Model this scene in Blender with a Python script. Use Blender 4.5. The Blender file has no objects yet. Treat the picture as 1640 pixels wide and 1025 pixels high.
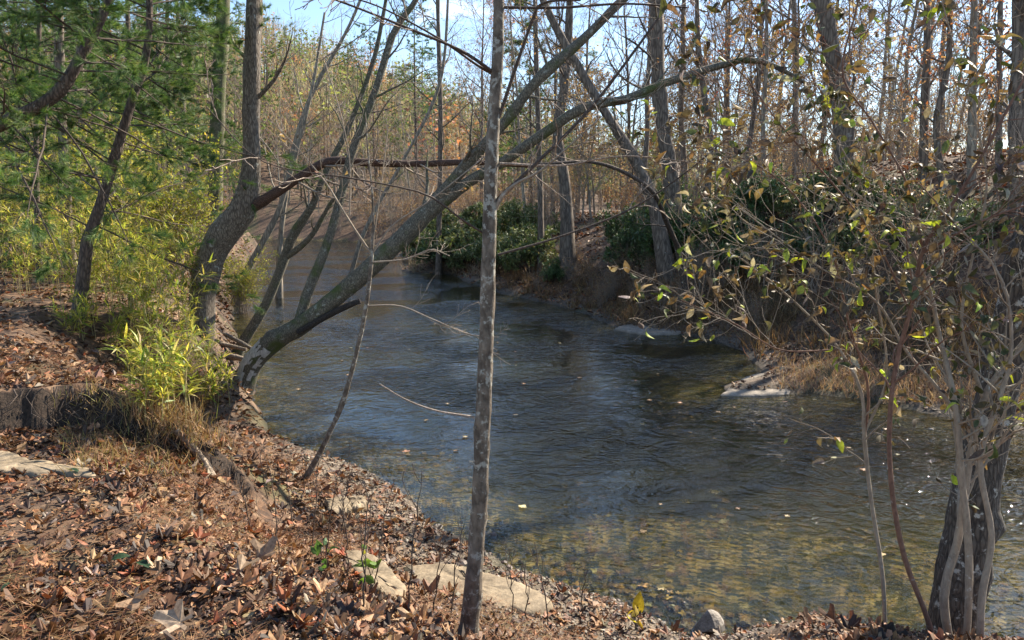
import bpy, math, random
import numpy as np
from math import radians as rad

# ------------------------------------------------------------------ camera, sky, sun, exposure
FPX = 1184.4                      # focal length in pixels of the 1640 px wide photograph
PITCH = math.atan((512.5 - 340) / FPX)
EYE = np.array([0.0, 0.0, 3.0])   # the water lies at z = 0
sc = bpy.context.scene
cam_d = bpy.data.cameras.new('camera'); cam = bpy.data.objects.new('camera', cam_d)
sc.collection.objects.link(cam); sc.camera = cam
cam_d.lens = 26.0; cam_d.sensor_width = 36.0; cam_d.clip_start = 0.05; cam_d.clip_end = 3000
cam.location = EYE; cam.rotation_euler = (rad(90) - PITCH, 0, 0)

SUN_AZ, SUN_EL = rad(48), rad(36)      # azimuth from +Y towards +X
world = bpy.data.worlds.new('World'); sc.world = world; world.use_nodes = True
wn, wl = world.node_tree.nodes, world.node_tree.links
wn.clear()
sky = wn.new('ShaderNodeTexSky'); sky.sky_type = 'NISHITA'; sky.sun_disc = False
sky.sun_elevation = SUN_EL; sky.sun_rotation = SUN_AZ; sky.air_density = 1.0; sky.dust_density = 0.3; sky.ozone_density = 2.2
wtc = wn.new('ShaderNodeTexCoord'); wmp = wn.new('ShaderNodeMapping'); wmp.inputs['Scale'].default_value = (1.0, 1.0, 2.6)
cno = wn.new('ShaderNodeTexNoise'); cno.inputs['Scale'].default_value = 2.3; cno.inputs['Detail'].default_value = 7; cno.inputs['Roughness'].default_value = 0.62
crm = wn.new('ShaderNodeValToRGB'); crm.color_ramp.elements[0].position = 0.6; crm.color_ramp.elements[1].position = 0.8
crm.color_ramp.elements[1].color = (0.75, 0.75, 0.75, 1)
cmx = wn.new('ShaderNodeMix'); cmx.data_type = 'RGBA'; cmx.inputs['B'].default_value = (13.0, 13.2, 13.6, 1)
wbg = wn.new('ShaderNodeBackground'); wbg.inputs['Strength'].default_value = 0.1
wout = wn.new('ShaderNodeOutputWorld')
wl.new(wtc.outputs['Generated'], wmp.inputs['Vector']); wl.new(wmp.outputs['Vector'], cno.inputs['Vector'])
wl.new(cno.outputs['Fac'], crm.inputs['Fac']); wl.new(crm.outputs['Color'], cmx.inputs['Factor'])
wl.new(sky.outputs['Color'], cmx.inputs['A']); wl.new(cmx.outputs['Result'], wbg.inputs['Color'])
wl.new(wbg.outputs['Background'], wout.inputs['Surface'])
sl = bpy.data.lights.new('sun', 'SUN'); sl.energy = 5.0; sl.angle = rad(0.5); sl.color = (1.0, 0.89, 0.73)
so = bpy.data.objects.new('sun', sl); sc.collection.objects.link(so)
so.rotation_euler = (rad(90) - SUN_EL, 0, -SUN_AZ + math.pi)   # shines from azimuth SUN_AZ
sc.view_settings.view_transform = 'Standard'; sc.view_settings.look = 'None'
sc.view_settings.exposure = 1.4; sc.view_settings.gamma = 1.0
sc.cycles.max_bounces = 8; sc.cycles.transparent_max_bounces = 10; sc.cycles.use_denoising = True
sc.cycles.sample_clamp_indirect = 6.0
sc.cycles.caustics_reflective = False; sc.cycles.caustics_refractive = False

rng = np.random.default_rng(11)

# ------------------------------------------------------------------ geometry helpers
def ray(px, py):
    xc = (px - 820) / FPX; yc = -(py - 512.5) / FPX
    return np.array([xc, math.cos(PITCH) + yc * math.sin(PITCH), -math.sin(PITCH) + yc * math.cos(PITCH)])
def at(px, py, Y):
    d = ray(px, py); return EYE + d * (Y / d[1])
def on_z(px, py, z):
    d = ray(px, py); return EYE + d * ((z - EYE[2]) / d[2])
def S(t):
    t = np.clip(t, 0, 1); return t * t * (3 - 2 * t)

def _hash(ix, iy, seed):
    n = (ix * 374761393 + iy * 668265263 + seed * 144665) & 0xffffffff
    n = ((n ^ (n >> 13)) * 1274126177) & 0xffffffff
    return ((n ^ (n >> 16)) & 0xffff) / 65535.0
def vnoise(x, y, seed=0):
    x = np.asarray(x, float); y = np.asarray(y, float)
    ix = np.floor(x).astype(np.int64); iy = np.floor(y).astype(np.int64)
    fx = x - ix; fy = y - iy; fx = fx * fx * (3 - 2 * fx); fy = fy * fy * (3 - 2 * fy)
    a = _hash(ix, iy, seed); b = _hash(ix + 1, iy, seed); c = _hash(ix, iy + 1, seed); d = _hash(ix + 1, iy + 1, seed)
    return (a * (1 - fx) + b * fx) * (1 - fy) + (c * (1 - fx) + d * fx) * fy - 0.5
def fbm(x, y, sc_=1.0, octs=4, seed=0):
    r = 0; a = 1.0
    for o in range(octs):
        r = r + a * vnoise(x * sc_ + 17.3 * o, y * sc_ - 9.1 * o, seed + o); sc_ *= 2.03; a *= 0.5
    return r

class MB:
    """collects vertices, faces and per-vertex tints; builds ONE mesh object"""
    def __init__(self): self.v = []; self.f = []; self.t = []; self.n = 0
    def add(self, v, f, tint=None):
        v = np.asarray(v, float).reshape(-1, 3); f = np.asarray(f, np.int64)
        self.v.append(v); self.f.append(f + self.n); self.n += len(v)
        if tint is None: tint = np.ones((len(v), 3)) * 0.5
        tint = np.asarray(tint, float)
        if tint.ndim == 1: tint = np.tile(tint, (len(v), 1))
        self.t.append(tint)
    def mesh(self, name, mat, smooth=True):
        me = bpy.data.meshes.new(name)
        V = np.concatenate(self.v); T = np.concatenate(self.t)
        loops = np.concatenate([f.ravel() for f in self.f])
        tot = np.concatenate([np.full(len(f), f.shape[1]) for f in self.f])
        start = np.concatenate([[0], np.cumsum(tot)[:-1]])
        me.vertices.add(len(V)); me.vertices.foreach_set('co', V.astype(np.float32).ravel())
        me.loops.add(len(loops)); me.loops.foreach_set('vertex_index', loops.astype(np.int32))
        me.polygons.add(len(tot)); me.polygons.foreach_set('loop_start', start.astype(np.int32))
        me.update(calc_edges=True)
        me.polygons.foreach_set('use_smooth', np.full(len(tot), smooth))
        ca = me.attributes.new('tint', 'FLOAT_COLOR', 'POINT')
        ca.data.foreach_set('color', np.concatenate([T, np.ones((len(T), 1))], 1).astype(np.float32).ravel())
        me.materials.append(mat)
        return me
    def build(self, name, mat, parent=None, smooth=True):
        o = bpy.data.objects.new(name, self.mesh(name, mat, smooth)); sc.collection.objects.link(o)
        if parent is not None: o.parent = parent
        return o

USED = {}
def tag(o, label=None, cat=None, group=None, kind=None):
    if label: o['label'] = label
    if cat: o['category'] = cat
    if group: o['group'] = group
    if kind: o['kind'] = kind
    return o
def thing(name, label, cat, loc=(0, 0, 0), rz=0.0, s=1.0, group=None):
    o = bpy.data.objects.new(name, None); sc.collection.objects.link(o)
    o.location = loc; o.rotation_euler = (0, 0, rz); o.scale = (s, s, s); o.empty_display_size = 0.2
    return tag(o, label, cat, group)
def dup(root, loc, rz, s, label=None, group=None, tilt=(0, 0)):
    r = root.copy(); sc.collection.objects.link(r)
    r.location = loc; r.rotation_euler = (tilt[0], tilt[1], rz); r.scale = (s, s, s)
    if label: r['label'] = label
    if group: r['group'] = group
    for ch in list(root.children):
        c = ch.copy(); sc.collection.objects.link(c); c.parent = r
        for g in list(ch.children):
            q = g.copy(); sc.collection.objects.link(q); q.parent = c
    return r

def norm(a): return a / (np.linalg.norm(a, axis=-1, keepdims=True) + 1e-9)
def resample(pts, K, smooth=True):
    """Catmull-Rom through control points -> K points; columns beyond 3 (radius) too"""
    P = np.asarray(pts, float)
    if len(P) == 2: 
        t = np.linspace(0, 1, K)[:, None]; return P[0] * (1 - t) + P[1] * t
    Q = np.vstack([2 * P[0] - P[1], P, 2 * P[-1] - P[-2]])
    L = np.concatenate([[0], np.cumsum(np.linalg.norm(np.diff(P[:, :3], axis=0), axis=1))])
    u = np.linspace(0, L[-1], K); seg = np.clip(np.searchsorted(L, u, side='right') - 1, 0, len(P) - 2)
    t = ((u - L[seg]) / (L[seg + 1] - L[seg]))[:, None]
    p0, p1, p2, p3 = Q[seg], Q[seg + 1], Q[seg + 2], Q[seg + 3]
    return 0.5 * (2 * p1 + (p2 - p0) * t + (2 * p0 - 5 * p1 + 4 * p2 - p3) * t * t + (3 * p1 - p0 - 3 * p2 + p3) * t ** 3)

def tubes(P, R, sides):
    """P (N,K,3), R (N,K) -> verts, quads of N tubes"""
    N, K, _ = P.shape
    T = np.empty_like(P); T[:, 1:-1] = P[:, 2:] - P[:, :-2]; T[:, 0] = P[:, 1] - P[:, 0]; T[:, -1] = P[:, -1] - P[:, -2]
    T = norm(T)
    m = np.abs(T.mean(1)); ref = np.zeros((N, 3)); ref[np.arange(N), np.argmin(m, 1)] = 1
    U = norm(np.cross(T, ref[:, None, :])); W = np.cross(T, U)
    a = np.arange(sides) * 2 * np.pi / sides
    Rr = R if R.ndim == 3 else R[:, :, None] * np.ones(sides)
    V = P[:, :, None, :] + Rr[..., None] * (np.cos(a)[:, None] * U[:, :, None, :] + np.sin(a)[:, None] * W[:, :, None, :])
    k = np.arange(K - 1)[:, None] * sides; s = np.arange(sides)[None]
    q = np.stack([k + s, k + (s + 1) % sides, k + sides + (s + 1) % sides, k + sides + s], -1).reshape(-1, 4)
    F = (q[None] + (np.arange(N) * K * sides)[:, None, None]).reshape(-1, 4)
    return V.reshape(-1, 3), F

def interp(P, R, t):
    N, K, _ = P.shape; u = t * (K - 1); i = np.clip(u.astype(int), 0, K - 2); f = (u - i)[..., None]
    n = np.arange(N)[:, None]
    pos = P[n, i] * (1 - f) + P[n, i + 1] * f; tan = norm(P[n, i + 1] - P[n, i])
    r = R[n, i] * (1 - f[..., 0]) + R[n, i + 1] * f[..., 0]
    return pos, tan, r
def grow(P, R, n, ratio, rr, ang, K=6, t0=0.25, t1=0.97, up=0.06, wig=0.15, rmin=0.0015, drop=0.55, lenabs=None, flat=0.0, g=rng):
    """n child shoots on each parent polyline"""
    N = P.shape[0]
    t = t0 + (t1 - t0) * (np.arange(n)[None] + g.random((N, n))) / n
    pos, tan, r = interp(P, R, t)
    Lp = np.linalg.norm(np.diff(P, axis=1), axis=2).sum(1)[:, None]
    L = (Lp * ratio if lenabs is None else lenabs) * (1 - drop * t) * g.uniform(0.55, 1.25, (N, n))
    rnd = g.normal(size=(N, n, 3)); rnd[..., 2] *= (1 - flat)
    perp = norm(rnd - (rnd * tan).sum(-1, keepdims=True) * tan)
    a = ang * g.uniform(0.7, 1.25, (N, n, 1))
    d = norm(tan * np.cos(a) + perp * np.sin(a))
    C = np.empty((N * n, K, 3)); p = pos.reshape(-1, 3); d = d.reshape(-1, 3); L = L.reshape(-1, 1)
    C[:, 0] = p
    for k in range(1, K):
        d = norm(d + wig * g.normal(size=d.shape) + np.array([0, 0, up]))
        p = p + d * L / (K - 1); C[:, k] = p
    r0 = np.minimum(r.reshape(-1) * rr, r.reshape(-1) * 0.95)
    f = np.linspace(0, 1, K)[None]
    RR = np.maximum(r0[:, None] * (1 - f) ** 0.8, rmin)
    return C, RR

def rand_rot(n, tilt=None, g=rng):
    """random rotation matrices; tilt = how far the leaf normal may leave +Z (radians sigma), None = anywhere"""
    yaw = g.uniform(0, 2 * np.pi, n)
    if tilt is None: nz = norm(g.normal(size=(n, 3)))
    else:
        nz = np.stack([g.normal(size=n) * tilt, g.normal(size=n) * tilt, np.ones(n)], 1); nz = norm(nz)
    ref = np.stack([np.cos(yaw), np.sin(yaw), np.zeros(n)], 1) + 1e-3
    x = norm(ref - (ref * nz).sum(1, keepdims=True) * nz); y = np.cross(nz, x)
    return np.stack([x, y, nz], 2)        # columns are axes
def frame_from(d, g=rng, roll=None):
    """matrices whose x axis is d"""
    r = g.normal(size=d.shape) if roll is None else roll
    z = norm(r - (r * d).sum(1, keepdims=True) * d); y = np.cross(z, d)
    return np.stack([d, y, z], 2)
def stamp(mb, tv, tf, M, s, pos, tint):
    """copies template (tv, tf) with matrices M (N,3,3), scale s (N,) or (N,3), positions and tints (N,3)"""
    n = len(pos)
    if n == 0: return
    s = np.asarray(s); s = s[:, None] if s.ndim == 1 else s
    V = np.einsum('nij,nvj->nvi', M, tv[None] * s[:, None, :]) + pos[:, None, :]
    F = (tf[None] + (np.arange(n) * len(tv))[:, None, None]).reshape(-1, tf.shape[1])
    mb.add(V.reshape(-1, 3), F, np.repeat(tint, len(tv), 0))
def palette(cols, w, n, var=0.18, g=rng):
    c = np.array(cols, float)[g.choice(len(cols), n, p=np.array(w, float) / sum(w))]
    return np.clip(c * (1 + var * g.normal(size=(n, 1))) * (1 + 0.06 * g.normal(size=(n, 3))), 0.004, 0.95)

# leaf templates, x along the leaf, unit length
def t_quad(fold=0.18, w=0.5):       # cheap bent leaf, 4 verts
    v = np.array([[0, 0, 0], [0.45, w / 2, fold * w], [1, 0, -0.08], [0.45, -w / 2, fold * w]]); return v, np.array([[0, 1, 2], [0, 2, 3]])
def t_ellipse(curl=0.25, fold=0.2, w=0.5, n=5):
    xs = np.linspace(0, 1, n); v = []; f = []
    for i, x in enumerate(xs):
        hw = w / 2 * math.sin(math.pi * min(0.98, max(0.03, x ** 0.85))) ** 0.8; z = -curl * (x - 0.3) ** 2
        v += [[x, hw, z + fold * hw], [x, 0, z], [x, -hw, z + fold * hw]]
    for i in range(n - 1):
        a = 3 * i; f += [[a, a + 1, a + 4, a + 3], [a + 1, a + 2, a + 5, a + 4]]
    return np.array(v), np.array(f)
def t_lobed(curl, seed, lobes=5):
    r = np.random.default_rng(seed); v = [[0, 0, 0]]; n = lobes * 4
    for i in range(n):
        a = -math.pi + 2 * math.pi * (i + 0.5) / n
        ph = math.cos((a) * lobes / 1.0) ; base = 0.30 + 0.16 * math.cos(a)
        q = base + 0.17 * max(ph, -0.5) + r.uniform(-0.03, 0.03)
        if abs(a) > 2.75: q *= 0.55
        x, y = q * math.cos(a), q * math.sin(a)
        z = curl * (x * x * 1.0 + y * y * 1.8) + r.uniform(-0.05, 0.05)
        v.append([x, y, z])
    f = [[0, i + 1, (i + 1) % n + 1] for i in range(n)]
    return np.array(v), np.array(f)
def t_blade(w=0.08, bend=0.3):
    v = np.array([[0, w / 2, 0], [0, -w / 2, 0], [0.5, -w / 2, -bend * .22], [0.5, w / 2, -bend * .22], [1, 0, -bend]])
    return v, np.array([[0, 1, 2], [0, 2, 3], [3, 2, 4]])
def t_needles(n=12, spread=0.5, w=0.012, seed=1):
    r = np.random.default_rng(seed); v = []; f = []
    for i in range(n):
        a = r.uniform(0, 6.28); s = spread * r.uniform(0.3, 1); d = np.array([math.cos(s), math.sin(s) * math.cos(a), math.sin(s) * math.sin(a)])
        sd = np.cross(d, r.normal(size=3)); sd /= np.linalg.norm(sd); L = r.uniform(0.7, 1)
        v += [sd * w, -sd * w, d * L]; f.append([3 * i, 3 * i + 1, 3 * i + 2])
    return np.array(v), np.array(f)
LOBED = [t_lobed(c, s, l) for c, s, l in ((0.5, 1, 5), (-0.45, 2, 5), (0.9, 3, 5), (0.15, 4, 5), (-0.9, 5, 3), (1.3, 6, 5))]
CURLED = [t_ellipse(c, f, w, 6) for c, f, w in ((0.5, 0.7, 0.5), (-0.6, 0.5, 0.45), (1.0, 1.0, 0.5), (0.3, -0.6, 0.55), (1.3, 0.4, 0.42))]
ELL = [t_ellipse(c, f, w) for c, f, w in ((0.3, 0.3, 0.5), (-0.4, 0.2, 0.42), (0.8, 0.6, 0.46), (0.1, -0.3, 0.55))]
QUADS = [t_quad(0.2, 0.5), t_quad(-0.5, 0.6), t_quad(0.7, 0.42)]

# ------------------------------------------------------------------ materials
def new_mat(name):
    m = bpy.data.materials.new(name); m.use_nodes = True; nt = m.node_tree; nt.nodes.clear()
    out = nt.nodes.new('ShaderNodeOutputMaterial'); return m, nt, out
def N(nt, typ, **kw):
    n = nt.nodes.new(typ)
    for k, v in kw.items():
        if k in n.inputs: n.inputs[k].default_value = v
        else: setattr(n, k, v)
    return n
def ramp(nt, fac, stops):
    r = nt.nodes.new('ShaderNodeValToRGB'); e = r.color_ramp.elements
    while len(e) < len(stops): e.new(0.5)
    for i, (p, c) in enumerate(stops): e[i].position = p; e[i].color = (*c, 1) if len(c) == 3 else c
    nt.links.new(fac, r.inputs['Fac']); return r.outputs['Color']
def mixc(nt, fac, a, b, mode='MIX'):
    m = nt.nodes.new('ShaderNodeMix'); m.data_type = 'RGBA'; m.blend_type = mode
    for s, v in (('Factor', fac), ('A', a), ('B', b)):
        if hasattr(v, 'node'): nt.links.new(v, m.inputs[s] if s != 'Factor' else m.inputs[0])
        else: (m.inputs[0] if s == 'Factor' else m.inputs[s]).default_value = v if s == 'Factor' else (*v, 1)
    return m.outputs['Result']
# mix node has several sockets named A/B: pick the colour ones
def mixc(nt, fac, a, b, mode='MIX'):
    m = nt.nodes.new('ShaderNodeMix'); m.data_type = 'RGBA'; m.blend_type = mode
    A, B = m.inputs[6], m.inputs[7]
    for sk, v in ((m.inputs[0], fac), (A, a), (B, b)):
        if hasattr(v, 'links'): nt.links.new(v, sk)
        elif isinstance(v, (int, float)): sk.default_value = v
        else: sk.default_value = (*v, 1)
    return m.outputs[2]
wl.new(sky.outputs['Color'], cmx.inputs[6]); wl.new(cmx.outputs[2], wbg.inputs['Color']); cmx.inputs[7].default_value = (13.0, 13.2, 13.6, 1)
wl.new(crm.outputs['Color'], cmx.inputs[0])

def bark(name, dark, light, sx=14.0, sz=3.5, bump=0.5, lichen=0.0, lcol=(0.45, 0.46, 0.42), lscale=9.0, moss=0.0, vor=1.7, lo=0.3, hi=0.85):
    m, nt, out = new_mat(name); L = nt.links.new
    tc = N(nt, 'ShaderNodeTexCoord'); mp = N(nt, 'ShaderNodeMapping'); mp.inputs['Scale'].default_value = (sx, sx, sz)
    L(tc.outputs['Object'], mp.inputs['Vector'])
    n1 = N(nt, 'ShaderNodeTexNoise', Scale=1.0, Detail=6.0, Roughness=0.65); L(mp.outputs['Vector'], n1.inputs['Vector'])
    v1 = N(nt, 'ShaderNodeTexVoronoi', Scale=1.3); v1.feature = 'DISTANCE_TO_EDGE'
    dm = N(nt, 'ShaderNodeVectorMath'); dm.operation = 'ADD'; sc_ = N(nt, 'ShaderNodeVectorMath'); sc_.operation = 'SCALE'; sc_.inputs['Scale'].default_value = 0.9
    L(n1.outputs['Color'], sc_.inputs[0]); L(sc_.outputs[0], dm.inputs[0]); L(mp.outputs['Vector'], dm.inputs[1]); L(dm.outputs[0], v1.inputs['Vector'])
    mm = N(nt, 'ShaderNodeMath'); mm.operation = 'MULTIPLY'; mm.inputs[1].default_value = vor; L(v1.outputs['Distance'], mm.inputs[0])
    ad = N(nt, 'ShaderNodeMath'); ad.operation = 'MULTIPLY_ADD'; ad.inputs[1].default_value = 0.75 + (1.7 - vor) * 0.35; L(n1.outputs['Fac'], ad.inputs[0]); L(mm.outputs[0], ad.inputs[2])
    col = ramp(nt, ad.outputs[0], [(lo, dark), (hi, light)])
    if lichen > 0:
        n2 = N(nt, 'ShaderNodeTexNoise', Scale=lscale, Detail=5.0, Roughness=0.7); L(tc.outputs['Object'], n2.inputs['Vector'])
        lf = ramp(nt, n2.outputs['Fac'], [(0.66 - 0.2 * lichen, (0, 0, 0)), (0.72 - 0.2 * lichen, (1, 1, 1))])
        col = mixc(nt, lf, col, lcol)
    if moss > 0:
        n3 = N(nt, 'ShaderNodeTexNoise', Scale=3.2, Detail=4.0); L(tc.outputs['Object'], n3.inputs['Vector'])
        mf = ramp(nt, n3.outputs['Fac'], [(0.62 - 0.2 * moss, (0, 0, 0)), (0.78 - 0.2 * moss, (1, 1, 1))])
        col = mixc(nt, mf, col, (0.065, 0.085, 0.02))
    b = N(nt, 'ShaderNodeBsdfPrincipled', Roughness=0.88); L(col, b.inputs['Base Color'])
    bp = N(nt, 'ShaderNodeBump', Strength=bump, Distance=0.012); L(ad.outputs[0], bp.inputs['Height']); L(bp.outputs['Normal'], b.inputs['Normal'])
    L(b.outputs[0], out.inputs['Surface']); return m

def leafy(name, trans=0.35, rough=0.55, tcol=1.25, spec=0.35, yellow=(1.1, 1.05, 0.6)):
    m, nt, out = new_mat(name); L = nt.links.new
    at_ = N(nt, 'ShaderNodeAttribute', attribute_name='tint')
    tc = N(nt, 'ShaderNodeTexCoord'); n1 = N(nt, 'ShaderNodeTexNoise', Scale=60.0, Detail=3.0); L(tc.outputs['Object'], n1.inputs['Vector'])
    mul = ramp(nt, n1.outputs['Fac'], [(0.3, (0.62, 0.6, 0.58)), (0.7, (1.25, 1.22, 1.2))])
    col = mixc(nt, 1.0, at_.outputs['Color'], mul, 'MULTIPLY')
    b = N(nt, 'ShaderNodeBsdfPrincipled', Roughness=rough); b.inputs['Specular IOR Level'].default_value = spec; L(col, b.inputs['Base Color'])
    if trans > 0:
        t = N(nt, 'ShaderNodeBsdfTranslucent'); tcx = mixc(nt, 1.0, col, tuple(tcol * y for y in yellow), 'MULTIPLY'); L(tcx, t.inputs['Color'])
        mx = N(nt, 'ShaderNodeMixShader'); mx.inputs['Fac'].default_value = trans; L(b.outputs[0], mx.inputs[1]); L(t.outputs[0], mx.inputs[2])
        L(mx.outputs[0], out.inputs['Surface'])
    else: L(b.outputs[0], out.inputs['Surface'])
    return m

def rock_mat(name, c1, c2, scale=6.0, bump=0.5, wet=0.0):
    m, nt, out = new_mat(name); L = nt.links.new
    tc = N(nt, 'ShaderNodeTexCoord'); n1 = N(nt, 'ShaderNodeTexNoise', Scale=scale, Detail=9.0, Roughness=0.65); L(tc.outputs['Object'], n1.inputs['Vector'])
    n2 = N(nt, 'ShaderNodeTexNoise', Scale=scale * 9, Detail=4.0); L(tc.outputs['Object'], n2.inputs['Vector'])
    c = ramp(nt, n1.outputs['Fac'], [(0.3, c1), (0.7, c2)]); k = ramp(nt, n2.outputs['Fac'], [(0.3, (0.7, 0.7, 0.7)), (0.7, (1.15, 1.15, 1.15))])
    c = mixc(nt, 1.0, c, k, 'MULTIPLY')
    b = N(nt, 'ShaderNodeBsdfPrincipled', Roughness=0.8 - 0.5 * wet); L(c, b.inputs['Base Color'])
    ad = N(nt, 'ShaderNodeMath'); ad.operation = 'MULTIPLY_ADD'; ad.inputs[1].default_value = 0.35; L(n2.outputs['Fac'], ad.inputs[0]); L(n1.outputs['Fac'], ad.inputs[2])
    bp = N(nt, 'ShaderNodeBump', Strength=bump, Distance=0.03); L(ad.outputs[0], bp.inputs['Height']); L(bp.outputs['Normal'], b.inputs['Normal'])
    L(b.outputs[0], out.inputs['Surface']); return m

M_bark_grey = bark('bark_grey_brown', (0.05, 0.038, 0.028), (0.24, 0.2, 0.155), 30, 7, 0.7, 0.25, (0.38, 0.38, 0.33))
M_bark_slim = bark('bark_slim_trunk', (0.075, 0.058, 0.042), (0.25, 0.205, 0.155), 22, 12, 0.9, 0.55, (0.34, 0.33, 0.28), 20, vor=0.35, lo=0.5, hi=0.95)
M_bark_lean = bark('bark_leaning', (0.045, 0.04, 0.03), (0.19, 0.17, 0.125), 30, 14, 0.6, 0.3, (0.3, 0.31, 0.26), 12, 0.45)
M_bark_speck = bark('bark_black_white', (0.022, 0.018, 0.015), (0.12, 0.1, 0.08), 34, 9, 1.0, 0.42, (0.42, 0.42, 0.38), 13)
M_bark_pine = bark('bark_pine', (0.03, 0.022, 0.018), (0.15, 0.11, 0.085), 22, 5, 0.8, 0.1)
M_bark_far = bark('bark_forest', (0.06, 0.045, 0.035), (0.22, 0.175, 0.135), 9, 2, 0.6, 0.2, (0.3, 0.29, 0.26), 5)
M_bark_pale = bark('bark_pale_forest', (0.13, 0.11, 0.085), (0.36, 0.31, 0.24), 9, 2, 0.4, 0.2, (0.4, 0.4, 0.36), 5)
M_bark_red = bark('bark_red_limb', (0.03, 0.017, 0.012), (0.13, 0.075, 0.055), 30, 30, 0.5, 0.12)
M_bark_moss = bark('bark_mossy', (0.05, 0.045, 0.025), (0.2, 0.18, 0.11), 20, 20, 0.6, 0.3, (0.28, 0.3, 0.2), 10, 0.8)
M_twig = bark('twig_brown', (0.16, 0.12, 0.09), (0.40, 0.32, 0.25), 40, 40, 0.2)
M_twig_dark = bark('twig_dark', (0.035, 0.025, 0.02), (0.11, 0.08, 0.06), 40, 40, 0.2)
M_stem_red = bark('shrub_stem_red', (0.08, 0.04, 0.028), (0.22, 0.12, 0.08), 40, 20, 0.35, 0.15, (0.3, 0.28, 0.25), 24, vor=0.3)
M_stem_grey = bark('shrub_stem_grey', (0.15, 0.115, 0.085), (0.34, 0.28, 0.21), 40, 14, 0.4, 0.25, (0.4, 0.38, 0.33), 22, vor=0.3)
M_peeled = bark('peeled_white_wood', (0.16, 0.15, 0.14), (0.62, 0.6, 0.55), 26, 9, 0.9, vor=0.4)
M_dead = bark('dead_dark_wood', (0.01, 0.008, 0.007), (0.05, 0.038, 0.03), 22, 22, 0.7)
M_log = bark('grey_dead_wood', (0.1, 0.075, 0.055), (0.34, 0.27, 0.2), 22, 22, 0.7)
M_leaf = leafy('tree_leaf', 0.45)
M_leaf_shrub = leafy('shrub_leaf', 0.24, 0.6, 1.3, 0.35)
M_leaf_gloss = leafy('evergreen_leaf', 0.22, 0.48, 1.2, 0.4)
M_needle = leafy('pine_needle', 0.3, 0.5, 1.3)
M_cane = leafy('cane_leaf', 0.5, 0.45, 1.5)
M_litter = leafy('dry_litter_leaf', 0.14, 0.62, 1.2, 0.4, (1.1, 0.9, 0.65))
M_grass = leafy('dry_grass', 0.3, 0.7, 1.2)
M_rock = rock_mat('sandstone', (0.11, 0.08, 0.045), (0.36, 0.28, 0.18), 4)
M_rock_grey = rock_mat('grey_stone', (0.12, 0.1, 0.08), (0.34, 0.3, 0.25), 8)
M_rock_pale = rock_mat('pale_flat_stone', (0.15, 0.125, 0.095), (0.36, 0.3, 0.23), 4)
M_pebble = leafy('pebble', 0.0, 0.6)

# ------------------------------------------------------------------ terrain: banks of the creek
Lpix = [(1110, 1028), (1000, 978), (900, 940), (800, 912), (745, 875), (700, 830), (640, 782), (560, 742), (480, 716), (430, 690), (408, 650),
        (402, 600), (385, 560), (372, 520), (375, 480), (385, 440), (395, 415), (418, 396)]
Rpix = [(1660, 700), (1500, 664), (1400, 645), (1290, 630), (1170, 632), (1150, 618), (1220, 596), (1190, 562), (1130, 542), (985, 524), (930, 500),
        (860, 482), (800, 470), (750, 454), (725, 440), (650, 438), (640, 430), (690, 424), (640, 408), (605, 396), (585, 387)]
Lw = [(60, -2.0), (12, 2.6), (6, 3.9), (3.6, 4.35), (2.4, 4.55)] + [tuple(on_z(a, b, 0)[:2]) for a, b in Lpix] + [(-34, 66), (-60, 72), (-120, 74)]
Rw = [(60, 5), (14, 8.6)] + [tuple(on_z(a, b, 0)[:2]) for a, b in Rpix] + [(-22, 80), (-40, 92), (-60, 96), (-120, 98)]
Lw = np.array(Lw); Rw = np.array(Rw)
def seg_dist(x, y, poly):
    best = np.full(x.shape, 1e9)
    for a, b in zip(poly[:-1], poly[1:]):
        ab = b - a; t = np.clip(((x - a[0]) * ab[0] + (y - a[1]) * ab[1]) / (ab @ ab), 0, 1)
        best = np.minimum(best, (x - a[0] - t * ab[0]) ** 2 + (y - a[1] - t * ab[1]) ** 2)
    return np.sqrt(best)
RIV = np.vstack([Lw, Rw[::-1]])
def inside(x, y, poly=RIV):
    c = np.zeros(x.shape, bool); j = len(poly) - 1
    for i in range(len(poly)):
        xi, yi = poly[i]; xj, yj = poly[j]
        if yi != yj: c ^= ((yi > y) != (yj > y)) & (x < (xj - xi) * (y - yi) / (yj - yi) + xi)
        j = i
    return c
def ledge(x, y): return 5.75 + 0.16 * np.sin(x * 1.9 + 0.6) + 0.3 * fbm(x, y, 1.7, 3, 31)
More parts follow.
